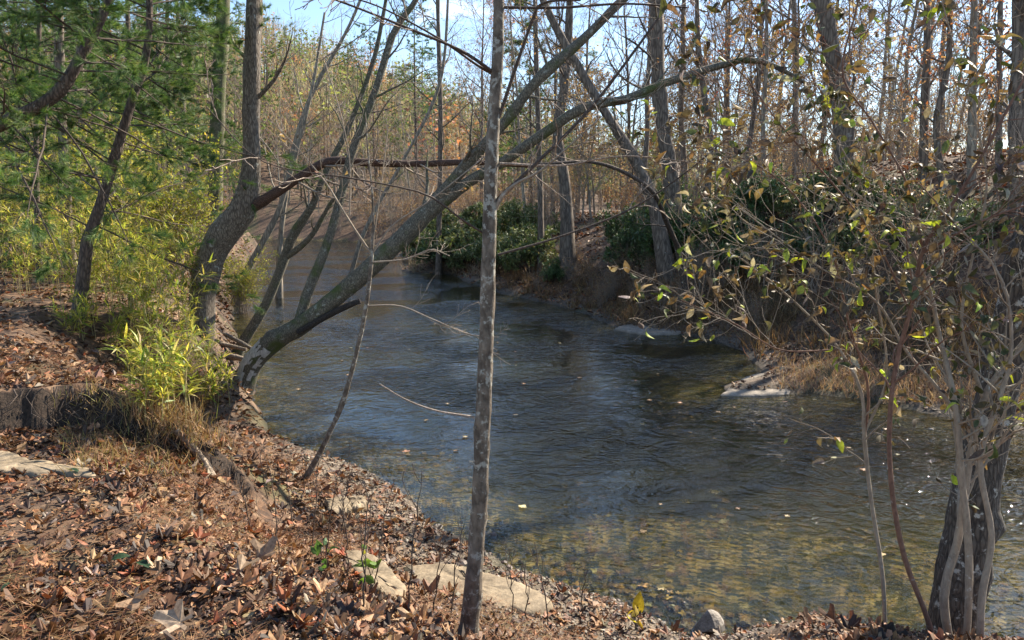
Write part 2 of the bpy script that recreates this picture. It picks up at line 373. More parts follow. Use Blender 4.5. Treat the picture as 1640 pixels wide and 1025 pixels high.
def terrain(x, y):
    """height, distance to the water's edge (negative in the water), nearer to the left bank?"""
    x = np.asarray(x, float); y = np.asarray(y, float)
    wx = x + 0.25 * fbm(x, y, 1.3, 3, 5) * 0.6; wy = y + 0.25 * fbm(x, y, 1.3, 3, 9) * 0.6
    dl = seg_dist(wx, wy, Lw); dr = seg_dist(wx, wy, Rw); ins = inside(wx, wy)
    left = dl < dr; d = np.where(ins, -np.minimum(dl, dr), np.minimum(dl, dr))
    rough = 0.05 * fbm(x, y, 2.2, 4, 3) + 0.35 * fbm(x, y, 0.12, 3, 21) * S((d - 3) / 10)
    # left and near bank
    yl = ledge(x, y)
    top = 1.3 + 0.33 * S((y - yl) / 0.07) * S((-1.9 - x) / 0.5) + 0.02 * np.clip(-x - 6, 0, 60)
    top = np.where(x > 1.0, top - 0.2 * S((x - 1) / 1.0), top)
    soft = np.interp(d, [0, 0.25, 0.9, 1.6, 2.3, 2.8, 6], [0.0, 0.09, 0.2, 0.36, 0.8, 0.97, 1.0])
    steep = np.interp(d, [0, 0.15, 0.4, 0.9, 1.6, 3], [0, 0.14, 0.38, 0.7, 0.9, 1.0])
    w = np.maximum(S((x - 0.9) / 0.9), S((y - 9.6) / 1.6))
    zl = top * (soft * (1 - w) + steep * w)
    hill = 40 * S((y - 80) / 150) * S((50 - x) / 130) * S((140 + x) / 60 + 0.9)
    # right bank
    pr = np.interp(d, [0, 0.3, 1.5, 3.0, 5.0, 7.5, 10, 20, 60], [0, 0.08, 0.36, 1.2, 2.8, 4.0, 4.6, 5.1, 5.4])
    pf = np.interp(d, [0, 0.3, 1.2, 2.5, 4.0, 7, 14, 60], [0, 0.1, 0.36, 0.9, 1.6, 2.6, 3.0, 3.1])
    k = S((31 - y + 0.55 * (x - 6)) / 9)
    zr = pr * k + pf * (1 - k)
    z = np.where(left, zl, zr) + rough * S(d / 0.8) + hill
    # bed
    sh = 1.1 * np.exp(-(((x - 3.6) / 3.8) ** 2 + ((y - 6.1) / 1.9) ** 2)) + 0.8 * np.exp(-(((x - 0.7) / 1.6) ** 2 + ((y - 6.2) / 0.9) ** 2))
    bed = -0.03 - (0.62 * S(-d / 2.6)) * (1 - 0.84 * np.clip(sh, 0, 1)) + 0.05 * fbm(x, y, 1.6, 3, 77) * S(-d / 0.4)
    z = np.where(d < 0, np.minimum(bed, -0.004), z)
    return z, d, left
def hz(x, y):
    z, _, _ = terrain(np.array([float(x)]), np.array([float(y)])); return float(z[0])
def on_ground(px, py, guess=1.0):
    """first point of the ground the photograph's ray through (px, py) meets"""
    d = ray(px, py); t = np.geomspace(2.0, 140, 900) / d[1]; P = EYE + t[:, None] * d
    z = terrain(P[:, 0], P[:, 1])[0]; hit = np.nonzero(P[:, 2] < np.maximum(z, 0))[0]
    k = hit[0] if len(hit) else len(t) - 1
    return np.array([P[k, 0], P[k, 1], z[k]])

def grounded(pts, dmax=40):
    """moves a trunk drawn in the photograph to the depth at which its foot meets the ground"""
    Y = on_ground(pts[0][0], pts[0][1])[1]; Y = pts[0][2] if Y > dmax else Y
    return [(a, b_, Y + c - pts[0][2], w) for a, b_, c, w in pts]

# ground: one sheet on a polar grid, fine near the camera
ang = np.concatenate([np.linspace(-180, -48, 50)[:-1], np.linspace(-48, 50, 640), np.linspace(50, 180, 50)[1:]])
ang = np.radians(ang[:-1] if ang[-1] >= 180 else ang)
rr_ = np.concatenate([[0.0], np.geomspace(0.5, 40, 560), np.geomspace(40.6, 900, 130)])
A, Rr = np.meshgrid(ang, rr_); gx = Rr * np.sin(A); gy = Rr * np.cos(A)
gz, gd, gl = terrain(gx, gy)
nA, nR = len(ang), len(rr_)
i = np.arange(nR - 1)[:, None] * nA; j = np.arange(nA)[None]
gf = np.stack([i + j, i + (j + 1) % nA, i + nA + (j + 1) % nA, i + nA + j], -1).reshape(-1, 4)
# zone tint: R = under water depth, G = gravel / sand, B = moss or green
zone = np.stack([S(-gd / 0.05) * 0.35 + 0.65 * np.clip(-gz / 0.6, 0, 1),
                 np.where(gl, S((1.15 - gd) / 0.7) * (0.25 + 0.75 * S((gx + 2.9) / 0.8)), S((0.7 - gd) / 0.5)) * S((gd + 0.3) / 0.3) * (gy < 40) * 0.85,
                 np.clip(fbm(gx, gy, 0.9, 4, 55) * 2.2 - 0.35, 0, 1)], -1)
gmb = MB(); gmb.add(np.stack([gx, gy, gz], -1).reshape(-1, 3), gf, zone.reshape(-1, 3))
m, nt, out = new_mat('forest_floor'); L = nt.links.new
za = N(nt, 'ShaderNodeAttribute', attribute_name='tint'); sp = N(nt, 'ShaderNodeSeparateColor'); L(za.outputs['Color'], sp.inputs[0])
tc = N(nt, 'ShaderNodeTexCoord')
v1 = N(nt, 'ShaderNodeTexVoronoi', Scale=14.0); v1.inputs['Randomness'].default_value = 1.0; L(tc.outputs['Object'], v1.inputs['Vector'])
n1 = N(nt, 'ShaderNodeTexNoise', Scale=1.4, Detail=6.0); L(tc.outputs['Object'], n1.inputs['Vector'])
n2 = N(nt, 'ShaderNodeTexNoise', Scale=38.0, Detail=5.0, Roughness=0.7); L(tc.outputs['Object'], n2.inputs['Vector'])
sv = N(nt, 'ShaderNodeSeparateColor'); L(v1.outputs['Color'], sv.inputs[0])
litter = ramp(nt, sv.outputs[0], [(0.1, (0.055, 0.03, 0.018)), (0.45, (0.12, 0.06, 0.03)), (0.75, (0.2, 0.11, 0.058)), (0.95, (0.3, 0.19, 0.11))])
soil = ramp(nt, n2.outputs['Fac'], [(0.3, (0.035, 0.022, 0.014)), (0.7, (0.11, 0.065, 0.038))])
c = mixc(nt, ramp(nt, n1.outputs['Fac'], [(0.35, (0.25, 0.25, 0.25)), (0.65, (0.8, 0.8, 0.8))]), soil, litter)
v2 = N(nt, 'ShaderNodeTexVoronoi', Scale=34.0); L(tc.outputs['Object'], v2.inputs['Vector']); s2 = N(nt, 'ShaderNodeSeparateColor'); L(v2.outputs['Color'], s2.inputs[0])
grav = ramp(nt, s2.outputs[0], [(0.0, (0.04, 0.03, 0.02)), (0.5, (0.13, 0.1, 0.07)), (1.0, (0.28, 0.23, 0.17))])
c = mixc(nt, sp.outputs[1], c, grav)
c = mixc(nt, ramp(nt, sp.outputs[2], [(0.0, (0, 0, 0)), (1.0, (0.55, 0.55, 0.55))]), c, (0.08, 0.1, 0.025))
# creek bed: gravel, algae and sunken leaves; olive and darker with depth, standing in for light absorbed by the water
mpb = N(nt, 'ShaderNodeMapping'); mpb.inputs['Scale'].default_value = (1.0, 1.6, 1.0); mpb.inputs['Rotation'].default_value = (0, 0, 0.35); L(tc.outputs['Object'], mpb.inputs['Vector'])
nw = N(nt, 'ShaderNodeTexNoise', Scale=7.0, Detail=3.0); L(tc.outputs['Object'], nw.inputs['Vector'])
wv_ = N(nt, 'ShaderNodeVectorMath'); wv_.operation = 'MULTIPLY_ADD'; wv_.inputs[1].default_value = (0.35, 0.2, 0.35); L(nw.outputs['Color'], wv_.inputs[0]); L(mpb.outputs['Vector'], wv_.inputs[2])
v3 = N(nt, 'ShaderNodeTexVoronoi', Scale=15.0); L(wv_.outputs[0], v3.inputs['Vector']); s3 = N(nt, 'ShaderNodeSeparateColor'); L(v3.outputs['Color'], s3.inputs[0])
bedc = ramp(nt, s3.outputs[0], [(0.0, (0.01, 0.014, 0.01)), (0.4, (0.05, 0.062, 0.025)), (0.65, (0.22, 0.18, 0.06)), (0.82, (0.46, 0.3, 0.1)), (1.0, (0.75, 0.6, 0.3))])
npat = N(nt, 'ShaderNodeTexNoise', Scale=1.7, Detail=6.0, Roughness=0.65); L(wv_.outputs[0], npat.inputs['Vector'])
bedc = mixc(nt, 1.0, bedc, ramp(nt, npat.outputs['Fac'], [(0.36, (0.2, 0.21, 0.2)), (0.5, (0.75, 0.7, 0.62)), (0.66, (1.25, 1.1, 0.9))]), 'MULTIPLY')
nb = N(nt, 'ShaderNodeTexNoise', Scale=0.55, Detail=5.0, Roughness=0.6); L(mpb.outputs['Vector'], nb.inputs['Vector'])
depth_shade = ramp(nt, nb.outputs['Fac'], [(0.42, (0.003, 0.0035, 0.003)), (0.58, (0.008, 0.008, 0.005)), (0.72, (0.04, 0.033, 0.012))])
bedc = mixc(nt, ramp(nt, sp.outputs[0], [(0.44, (0.03, 0.03, 0.03)), (0.64, (0.97, 0.97, 0.97))]), bedc, depth_shade)
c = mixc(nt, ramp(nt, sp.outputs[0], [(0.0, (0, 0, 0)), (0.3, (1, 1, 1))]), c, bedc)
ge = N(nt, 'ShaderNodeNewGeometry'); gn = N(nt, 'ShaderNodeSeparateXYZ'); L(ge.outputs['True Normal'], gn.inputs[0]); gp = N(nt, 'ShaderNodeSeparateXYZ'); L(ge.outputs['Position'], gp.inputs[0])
c = mixc(nt, ramp(nt, gn.outputs[2], [(0.35, (1, 1, 1)), (0.6, (0, 0, 0))]), c, ramp(nt, n2.outputs['Fac'], [(0.35, (0.012, 0.008, 0.005)), (0.7, (0.07, 0.045, 0.03))]))  # steep soil faces get a darker colour that paints in the ledge's shade
wet = N(nt, 'ShaderNodeMapRange'); wet.inputs[1].default_value = -0.01; wet.inputs[2].default_value = 0.11; wet.inputs[3].default_value = 1.0; wet.inputs[4].default_value = 0.0; L(gp.outputs[2], wet.inputs[0])
dry = N(nt, 'ShaderNodeMath'); dry.operation = 'MULTIPLY'; L(wet.outputs[0], dry.inputs[0]); inv_ = ramp(nt, sp.outputs[0], [(0.0, (1, 1, 1)), (0.3, (0, 0, 0))]); L(inv_, dry.inputs[1])
c = mixc(nt, dry.outputs[0], c, mixc(nt, 1.0, c, (0.35, 0.33, 0.3), 'MULTIPLY'))
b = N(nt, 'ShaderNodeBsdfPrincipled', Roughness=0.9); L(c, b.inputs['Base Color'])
hb = N(nt, 'ShaderNodeMath'); hb.operation = 'MULTIPLY_ADD'; hb.inputs[1].default_value = 0.6; L(n2.outputs['Fac'], hb.inputs[0]); L(sv.outputs[1], hb.inputs[2])
bp = N(nt, 'ShaderNodeBump', Strength=0.7, Distance=0.03); L(hb.outputs[0], bp.inputs['Height']); L(bp.outputs['Normal'], b.inputs['Normal'])
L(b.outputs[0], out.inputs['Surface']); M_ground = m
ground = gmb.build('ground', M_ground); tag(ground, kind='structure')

# water
m, nt, out = new_mat('creek_water'); L = nt.links.new
tc = N(nt, 'ShaderNodeTexCoord')
mp = N(nt, 'ShaderNodeMapping'); mp.inputs['Scale'].default_value = (0.9, 1.15, 1); mp.inputs['Rotation'].default_value = (0, 0, -0.3); L(tc.outputs['Object'], mp.inputs['Vector'])
wa = N(nt, 'ShaderNodeTexNoise', Scale=1.9, Detail=2.0, Roughness=0.5, Distortion=1.0); L(mp.outputs['Vector'], wa.inputs['Vector'])
wb = N(nt, 'ShaderNodeTexNoise', Scale=5.2, Detail=2.0, Roughness=0.5, Distortion=1.2); L(mp.outputs['Vector'], wb.inputs['Vector'])
wc = N(nt, 'ShaderNodeTexNoise', Scale=0.3, Detail=3.0); L(tc.outputs['Object'], wc.inputs['Vector'])
def ridge(o):                      # sharp crests
    a = N(nt, 'ShaderNodeMath'); a.operation = 'SUBTRACT'; a.inputs[1].default_value = 0.5; L(o, a.inputs[0])
    b_ = N(nt, 'ShaderNodeMath'); b_.operation = 'ABSOLUTE'; L(a.outputs[0], b_.inputs[0])
    c_ = N(nt, 'ShaderNodeMath'); c_.operation = 'MULTIPLY'; c_.inputs[1].default_value = -1.6; L(b_.outputs[0], c_.inputs[0]); return c_.outputs[0]
amp = ramp(nt, wc.outputs['Fac'], [(0.45, (0.14, 0.14, 0.14)), (0.6, (1, 1, 1))])
ad = N(nt, 'ShaderNodeMath'); ad.operation = 'MULTIPLY_ADD'; ad.inputs[1].default_value = 0.55; L(ridge(wb.outputs['Fac']), ad.inputs[0]); L(ridge(wa.outputs['Fac']), ad.inputs[2])
ml = N(nt, 'ShaderNodeMath'); ml.operation = 'MULTIPLY'; L(ad.outputs[0], ml.inputs[0]); L(amp, ml.inputs[1])
bp = N(nt, 'ShaderNodeBump', Strength=1.0, Distance=0.08); L(ml.outputs[0], bp.inputs['Height'])
gi = N(nt, 'ShaderNodeNewGeometry'); dt = N(nt, 'ShaderNodeVectorMath'); dt.operation = 'DOT_PRODUCT'; L(gi.outputs['Incoming'], dt.inputs[0]); L(bp.outputs['Normal'], dt.inputs[1])
def mth(op, a, b_=None):
    q = N(nt, 'ShaderNodeMath'); q.operation = op; q.use_clamp = op == 'SUBTRACT'
    for k_, v_ in enumerate((a, b_)):
        if v_ is None: continue
        if isinstance(v_, (int, float)): q.inputs[k_].default_value = v_
        else: L(v_, q.inputs[k_])
    return q.outputs[0]
fr = mth('MULTIPLY_ADD', mth('POWER', mth('SUBTRACT', 1.0, mth('ABSOLUTE', dt.outputs['Value'])), 5.0), 0.945); fr.node.inputs[2].default_value = 0.055   # Schlick, alike from above and below
gl_ = N(nt, 'ShaderNodeBsdfGlossy', Roughness=0.015); L(bp.outputs['Normal'], gl_.inputs['Normal'])
tr = N(nt, 'ShaderNodeBsdfTransparent'); tr.inputs['Color'].default_value = (0.78, 0.8, 0.66, 1)
mx = N(nt, 'ShaderNodeMixShader'); rf_ = N(nt, 'ShaderNodeBsdfRefraction', IOR=1.33, Roughness=0.02); rf_.inputs['Color'].default_value = (0.74, 0.8, 0.68, 1); L(bp.outputs['Normal'], rf_.inputs['Normal'])
thru = N(nt, 'ShaderNodeMixShader'); thru.inputs[0].default_value = 0.58; L(tr.outputs[0], thru.inputs[1]); L(rf_.outputs[0], thru.inputs[2])
L(fr, mx.inputs[0]); L(thru.outputs[0], mx.inputs[1]); L(gl_.outputs[0], mx.inputs[2])
L(mx.outputs[0], out.inputs['Surface']); M_water = m
keep = (gd.reshape(-1)[gf] < 0.6).any(1) & (gy.reshape(-1)[gf].max(1) > -20) & (gy.reshape(-1)[gf].max(1) < 130)
rip = (0.004 * fbm(gx * 1.0, gy * 2.0, 2.6, 3, 91) + 0.004 * fbm(gx, gy, 7.0, 2, 95)) * np.where(Rr < 25, 1, 0)
wv = np.stack([gx, gy, rip], -1).reshape(-1, 3); wf = gf[keep]; uq, inv = np.unique(wf, return_inverse=True)
wmb = MB(); wmb.add(wv[uq], inv.reshape(-1, 4)); water = wmb.build('water', M_water); tag(water, kind='structure')

# ------------------------------------------------------------------ trunk and limb builders
def px_path(pts, K=28):
    """pts: (px, py, depth, width in px) -> resampled (K,4) x y z radius"""
    q = []
    for a in pts:
        p = at(a[0], a[1], a[2]); q.append([*p, 0.5 * a[3] * a[2] / FPX])
    return resample(q, K)
WSC = 0.82
def rough_tube(mb, path, sides=14, bumpy=0.06, seed=0, flare=0.0, cap=False, knots=0):
    P = path[None, :, :3]; R = path[None, :, 3] * WSC; K = P.shape[1]
    a = np.arange(sides) / sides * 2 * np.pi
    g = np.random.default_rng(seed)
    r2 = R[:, :, None] * (1 + bumpy * (np.sin(a * 3 + g.uniform(0, 6) + np.arange(K)[:, None] * 0.33) + 0.7 * np.sin(a * 2 + np.arange(K)[:, None] * 0.9 + g.uniform(0, 6))) [None])
    r2 = r2 * (1 + bumpy * 0.8 * g.normal(size=r2.shape))
    if knots:
        for _ in range(knots):
            kk = g.integers(3, K - 3); aa = g.uniform(0, 6.28); r2 *= 1 + 0.22 * np.exp(-((np.arange(K) - kk) / 0.8) ** 2)[None, :, None] * np.clip(np.cos(a - aa), 0, 1)[None, None, :] ** 2
    if flare:
        fl = np.exp(-np.arange(K) / (K * 0.06)); r2 = r2 * (1 + flare * fl[None, :, None] * (1 + 0.5 * np.sin(a * 4 + 1)[None, None, :]))
    V, F = tubes(P, r2, sides); mb.add(V, F)
    if cap:
        n = len(V); c = P[0, -1]; ring = V[-sides:]
        mb.add(np.vstack([ring, c]), np.array([[i, (i + 1) % sides, sides] for i in range(sides)]))
    return P, R
def rooted(path, base):
    """adds a foot that reaches down into the ground"""
    z0 = hz(base[0], base[1]) - 0.25 - base[2]
    if z0 > -0.02: return path
    d = path[0, :3] - path[2, :3]; d[:2] = d[:2] / (abs(d[2]) + 0.05) * 0.5 * abs(z0); d[:2] = np.clip(d[:2], -0.6, 0.6)
    f = [[d[0] * t, d[1] * t, z0 * t, path[0, 3] * (1 + 0.25 * t)] for t in (1.0, 0.66, 0.33)]
    return np.vstack([f, path])
def add_tubes(mb, P, R, sides):
    V, F = tubes(P, R, sides); mb.add(V, F)
def leaves_on(mb, P, R, per, size, tmpl, cols, w, t0=0.3, hang=0.3, var=0.2, keep=1.0, g=rng):
    """leaves along shoots"""
    Nn = P.shape[0]; t = g.uniform(t0, 1.0, (Nn, per)); pos, tan, r = interp(P, R, t)
    pos = pos.reshape(-1, 3); tan = tan.reshape(-1, 3)
    if keep < 1: k = g.random(len(pos)) < keep; pos = pos[k]; tan = tan[k]
    d = norm(tan * 0.5 + g.normal(size=tan.shape) * 0.7 + np.array([0, 0, -hang]))
    idx = g.integers(0, len(tmpl), len(pos)); tint = palette(cols, w, len(pos), var, g)
    s = size * g.uniform(0.6, 1.2, len(pos)); roll = g.normal(size=d.shape) * 0.8 + np.array([0, 0, 1.0])
    for q in range(len(tmpl)):
        kk = idx == q; M = frame_from(d[kk], g, roll[kk]); stamp(mb, tmpl[q][0], tmpl[q][1], M, s[kk], pos[kk], tint[kk])

C_RUST = [(0.3, 0.12, 0.075), (0.34, 0.17, 0.1), (0.24, 0.085, 0.06), (0.38, 0.25, 0.15)]
C_TAN = [(0.38, 0.27, 0.16), (0.46, 0.33, 0.2), (0.26, 0.17, 0.1)]
C_PINE = [(0.05, 0.11, 0.035), (0.085, 0.17, 0.05), (0.15, 0.25, 0.07), (0.28, 0.33, 0.1)]
C_RHODO = [(0.07, 0.13, 0.05), (0.12, 0.19, 0.075), (0.2, 0.26, 0.11)]
C_RH2 = [(0.13, 0.18, 0.07), (0.22, 0.27, 0.11), (0.34, 0.34, 0.18)]
C_CANE = [(0.3, 0.34, 0.07), (0.42, 0.4, 0.1), (0.18, 0.26, 0.05), (0.5, 0.42, 0.2)]
C_YG = [(0.33, 0.36, 0.06), (0.25, 0.3, 0.06), (0.45, 0.42, 0.08)]

# forest prototypes ---------------------------------------------------------------
def bare_tree(seed, h, r, lean=0.05, barkm=None, leafcols=None, leafw=None, leaf_keep=0.0, twigm=None, low=0.25, lab='leafless tree', name='bare_tree', n1=16, fork=False):
    g = np.random.default_rng(seed)
    root = thing(name, lab, 'tree')
    K = 16; z = np.linspace(0, h, K); la = g.uniform(0, 6.28)
    wob = np.cumsum(g.normal(size=(K, 2)) * 0.03 * h / K, 0) * 1.6
    path = np.stack([wob[:, 0] + math.cos(la) * lean * z, wob[:, 1] + math.sin(la) * lean * z, z - 0.4, r * (1 - z / h * 0.88)], 1)
    tm = MB(); P, R = rough_tube(tm, resample(path, 22), 9, 0.05, seed, 0.5)
    tm.build('trunk', barkm or M_bark_far, root)
    lm = MB()
    P1, R1 = grow(P, R, n1, 0.38, 0.5, 0.85, 8, low, 0.97, 0.09, 0.14, 0.006, 0.6, g=g); add_tubes(lm, P1, R1, 5)
    P2, R2 = grow(P1, R1, 6, 0.5, 0.55, 0.75, 6, 0.2, 0.98, 0.05, 0.18, 0.005, 0.4, g=g); add_tubes(lm, P2, R2, 4)
    lm.build('limbs', barkm or M_bark_far, root)
    wm = MB()
    P3, R3 = grow(P2, R2, 5, 0.55, 0.6, 0.7, 5, 0.15, 1.0, 0.03, 0.22, 0.0045, 0.3, g=g); add_tubes(wm, P3, R3, 3)
    P4, R4 = grow(P3, R3, 3, 0.6, 0.7, 0.7, 4, 0.2, 1.0, 0.02, 0.25, 0.0035, 0.3, g=g); add_tubes(wm, P4, R4, 3)
    wm.build('twigs', twigm or M_twig, root)
    if leafcols:
        fm = MB(); leaves_on(fm, P4, R4, 4, 0.13, QUADS, leafcols, leafw, 0.1, 0.3, 0.25, leaf_keep, g); fm.build('foliage', M_leaf, root)
    return root
def pine_tree(seed, h, r, lab, bot=0.35, spread=0.26):
    g = np.random.default_rng(seed); root = thing('pine_tree', lab, 'tree')
    K = 14; z = np.linspace(0, h, K); path = np.stack([np.cumsum(g.normal(size=K)) * 0.04, np.cumsum(g.normal(size=K)) * 0.04, z - 0.4, r * (1 - z / h * 0.92)], 1)
    tm = MB(); P, R = rough_tube(tm, resample(path, 20), 9, 0.04, seed, 0.3); tm.build('trunk', M_bark_pine, root)
    lm = MB(); P1, R1 = grow(P, R, 44, spread, 0.3, 1.35, 7, bot, 0.99, 0.02, 0.09, 0.006, 0.75, g=g); add_tubes(lm, P1, R1, 4)
    P2, R2 = grow(P1, R1, 9, 0.42, 0.5, 0.8, 4, 0.2, 1.0, 0.02, 0.1, 0.004, 0.5, flat=0.8, g=g); add_tubes(lm, P2, R2, 3); lm.build('limbs', M_bark_pine, root)
    fm = MB(); tv, tf = t_needles(9, 0.85, 0.03, seed)
    t = g.uniform(0.15, 1, (P2.shape[0], 12)); pos, tan, _ = interp(P2, R2, t); pos = pos.reshape(-1, 3); tan = tan.reshape(-1, 3)
    d = norm(tan + g.normal(size=tan.shape) * 0.5 + [0, 0, 0.25]); stamp(fm, tv, tf, frame_from(d, g), 0.26 * g.uniform(0.7, 1.2, len(pos)), pos, palette(C_PINE, [3, 4, 3, 1], len(pos), 0.2, g))
    fm.build('foliage', M_needle, root); return root
def bare_shrub(seed, h, cols, keep, lab, name='bare_shrub', n=9, twig=None):
    g = np.random.default_rng(seed); root = thing(name, lab, 'shrub'); lm = MB(); P = []; R = []
    for i in range(n):
        a = g.uniform(0, 6.28); s = g.uniform(0.1, 0.55); hh = h * g.uniform(0.6, 1.1); b = g.normal(size=2) * 0.12
        pts = [[b[0], b[1], -0.1, 0.016], [b[0] + math.cos(a) * s * hh * 0.3, b[1] + math.sin(a) * s * hh * 0.3, hh * 0.45, 0.011], [b[0] + math.cos(a) * s * hh, b[1] + math.sin(a) * s * hh, hh, 0.005]]
        q = resample(pts, 8); q[1:, :3] += g.normal(size=(7, 3)) * 0.03 * h; P.append(q[:, :3]); R.append(q[:, 3])
    P = np.array(P); R = np.array(R); add_tubes(lm, P, R, 5); lm.build('stems', twig or M_twig, root)
    wm = MB(); P2, R2 = grow(P, R, 9, 0.42, 0.6, 0.7, 6, 0.2, 1.0, 0.05, 0.16, 0.0028, 0.4, g=g); add_tubes(wm, P2, R2, 3)
    P3, R3 = grow(P2, R2, 5, 0.5, 0.7, 0.75, 4, 0.15, 1.0, 0.03, 0.2, 0.002, 0.3, g=g); add_tubes(wm, P3, R3, 3); wm.build('twigs', twig or M_twig, root)
    if keep > 0:
        fm = MB(); leaves_on(fm, P3, R3, 5, 0.085, QUADS, cols, [1] * len(cols), 0.1, 0.3, 0.25, keep, g); fm.build('foliage', M_leaf, root)
    return root
def rhododendron(seed, w, h, lab, name='evergreen_bush', cols=None):
    g = np.random.default_rng(seed); root = thing(name, lab, 'shrub'); lm = MB(); n = 16; P = []; R = []
    for i in range(n):
        a = g.uniform(0, 6.28); s = math.sqrt(g.random()) * w; hh = h * (1 - 0.5 * (s / w) ** 2) * g.uniform(0.7, 1.05)
        q = resample([[s * .15 * math.cos(a), s * .15 * math.sin(a), -0.1, 0.02], [s * .5 * math.cos(a), s * .5 * math.sin(a), hh * .5, 0.014], [s * math.cos(a), s * math.sin(a), hh, 0.006]], 7)
        q[1:, :3] += g.normal(size=(6, 3)) * 0.05; P.append(q[:, :3]); R.append(q[:, 3])
    P = np.array(P); R = np.array(R); add_tubes(lm, P, R, 5)
    P2, R2 = grow(P, R, 9, 0.42, 0.6, 0.8, 5, 0.25, 1.0, 0.12, 0.15, 0.004, 0.4, g=g); add_tubes(lm, P2, R2, 3)
    P3, R3 = grow(P2, R2, 4, 0.55, 0.7, 0.8, 4, 0.3, 1.0, 0.15, 0.15, 0.003, 0.3, g=g); add_tubes(lm, P3, R3, 3); lm.build('stems', M_twig_dark, root)
    fm = MB(); tips = P3[:, -1]; td = norm(P3[:, -1] - P3[:, -2]); tips2 = P3[:, 2]; tips = np.vstack([tips, tips2]); td = np.vstack([td, td])
    per = 6; pos = np.repeat(tips, per, 0); d = norm(np.repeat(td, per, 0) * 0.35 + g.normal(size=pos.shape) * 0.75 + [0, 0, 0.1])
    tv, tf = t_ellipse(0.35, 0.15, 0.3, 3); roll = g.normal(size=d.shape) * 0.4 + [0, 0, 1.0]
    stamp(fm, tv, tf, frame_from(d, g, roll), 0.13 * g.uniform(0.7, 1.2, len(pos)), pos, palette(cols or C_RHODO, [3, 3, 1], len(pos), 0.2, g)); fm.build('foliage', M_leaf_gloss, root)
    return root
def cane_clump(seed, h, n, w, lab, cols=C_CANE, cw=(3, 3, 2, 1)):
    g = np.random.default_rng(seed); root = thing('river_cane', lab, 'plant'); lm = MB(); P = []; R = []
    for i in range(n):
        b = g.normal(size=2) * w; a = g.uniform(0, 6.28); s = g.uniform(0.05, 0.4); hh = h * g.uniform(0.5, 1.1)
        q = resample([[b[0], b[1], -0.05, 0.006], [b[0] + math.cos(a) * s * hh * .3, b[1] + math.sin(a) * s * hh * .3, hh * 0.6, 0.004], [b[0] + math.cos(a) * s * hh, b[1] + math.sin(a) * s * hh, hh * 0.95, 0.002]], 8)
        P.append(q[:, :3]); R.append(q[:, 3])
    P = np.array(P); R = np.array(R); add_tubes(lm, P, R, 4)
    P2, R2 = grow(P, R, 7, 0.2, 0.6, 0.7, 4, 0.25, 1.0, 0.05, 0.1, 0.0012, 0.3, g=g); add_tubes(lm, P2, R2, 3); lm.build('stems', M_stem_cane, root)
    fm = MB(); per = 7; t = g.uniform(0.35, 1.0, (P2.shape[0], per)); pos, tan, _ = interp(P2, R2, t); pos = pos.reshape(-1, 3); tan = tan.reshape(-1, 3)
    d = norm(tan * 0.8 + g.normal(size=tan.shape) * 0.5 + [0, 0, -0.05]); tv, tf = t_blade(0.11, 0.35); roll = g.normal(size=d.shape) * 0.4 + [0, 0, 1.0]
    stamp(fm, tv, tf, frame_from(d, g, roll), 0.17 * g.uniform(0.5, 1.2, len(pos)), pos, palette(cols, cw, len(pos), 0.2, g)); fm.build('foliage', M_cane, root)
    return root
M_stem_cane = bark('cane_stem', (0.2, 0.17, 0.07), (0.4, 0.34, 0.15), 30, 30, 0.1)

def drop(root, first, x, y, rz, s, label=None, group=None, dz=0.0, tilt=(0, 0)):
    loc = (x, y, hz(x, y) + dz)
    if first:
        root.location = loc; root.rotation_euler = (tilt[0], tilt[1], rz); root.scale = (s, s, s)
        if label: root['label'] = label
        if group: root['group'] = group
        return root
    return dup(root, loc, rz, s, label, group, tilt)

exec_parts = []
# ------------------------------------------------------------------ background forest
G_FAR = 'leafless trees of the wood beyond the creek'
protos = [bare_tree(101, 17, 0.17, 0.04, M_bark_far), bare_tree(102, 20, 0.22, 0.06, M_bark_far, low=0.35), bare_tree(103, 13, 0.11, 0.12, M_bark_pale, n1=20, low=0.15),
          bare_tree(104, 16, 0.15, 0.05, M_bark_pale, C_RUST, [3, 3, 1, 2], 0.35, low=0.2, name='rust_leaved_tree'), bare_tree(105, 9, 0.07, 0.15, M_bark_pale, C_TAN, [1, 1, 1], 0.25, low=0.12, n1=20, name='slender_tree'),
          bare_tree(106, 18, 0.2, 0.08, M_bark_far, C_RUST, [1, 2, 0, 4], 0.15, low=0.3, name='rust_leaved_tree')]
pines = [pine_tree(201, 22, 0.24, 'tall pine', 0.4), pine_tree(202, 13, 0.14, 'young pine', 0.12, 0.3)]
LBL = ['tall leafless grey-brown tree', 'tall leafless grey-brown tree', 'pale slim leafless tree', 'slim rust-leaved tree', 'small slender tan-leaved tree', 'tall sparsely rust-leaved tree']
first = {}
def plant(kind, idx, x, y, rz, s, where, group):
    root = (protos if kind == 'b' else pines)[idx]; k = (kind, idx); f = k not in first; first[k] = 1
    base = LBL[idx] if kind == 'b' else ['tall green pine', 'young bushy green pine'][idx]
    return drop(root, f, x, y, rz, s, f'{base} {where}', group)
g0 = np.random.default_rng(5)
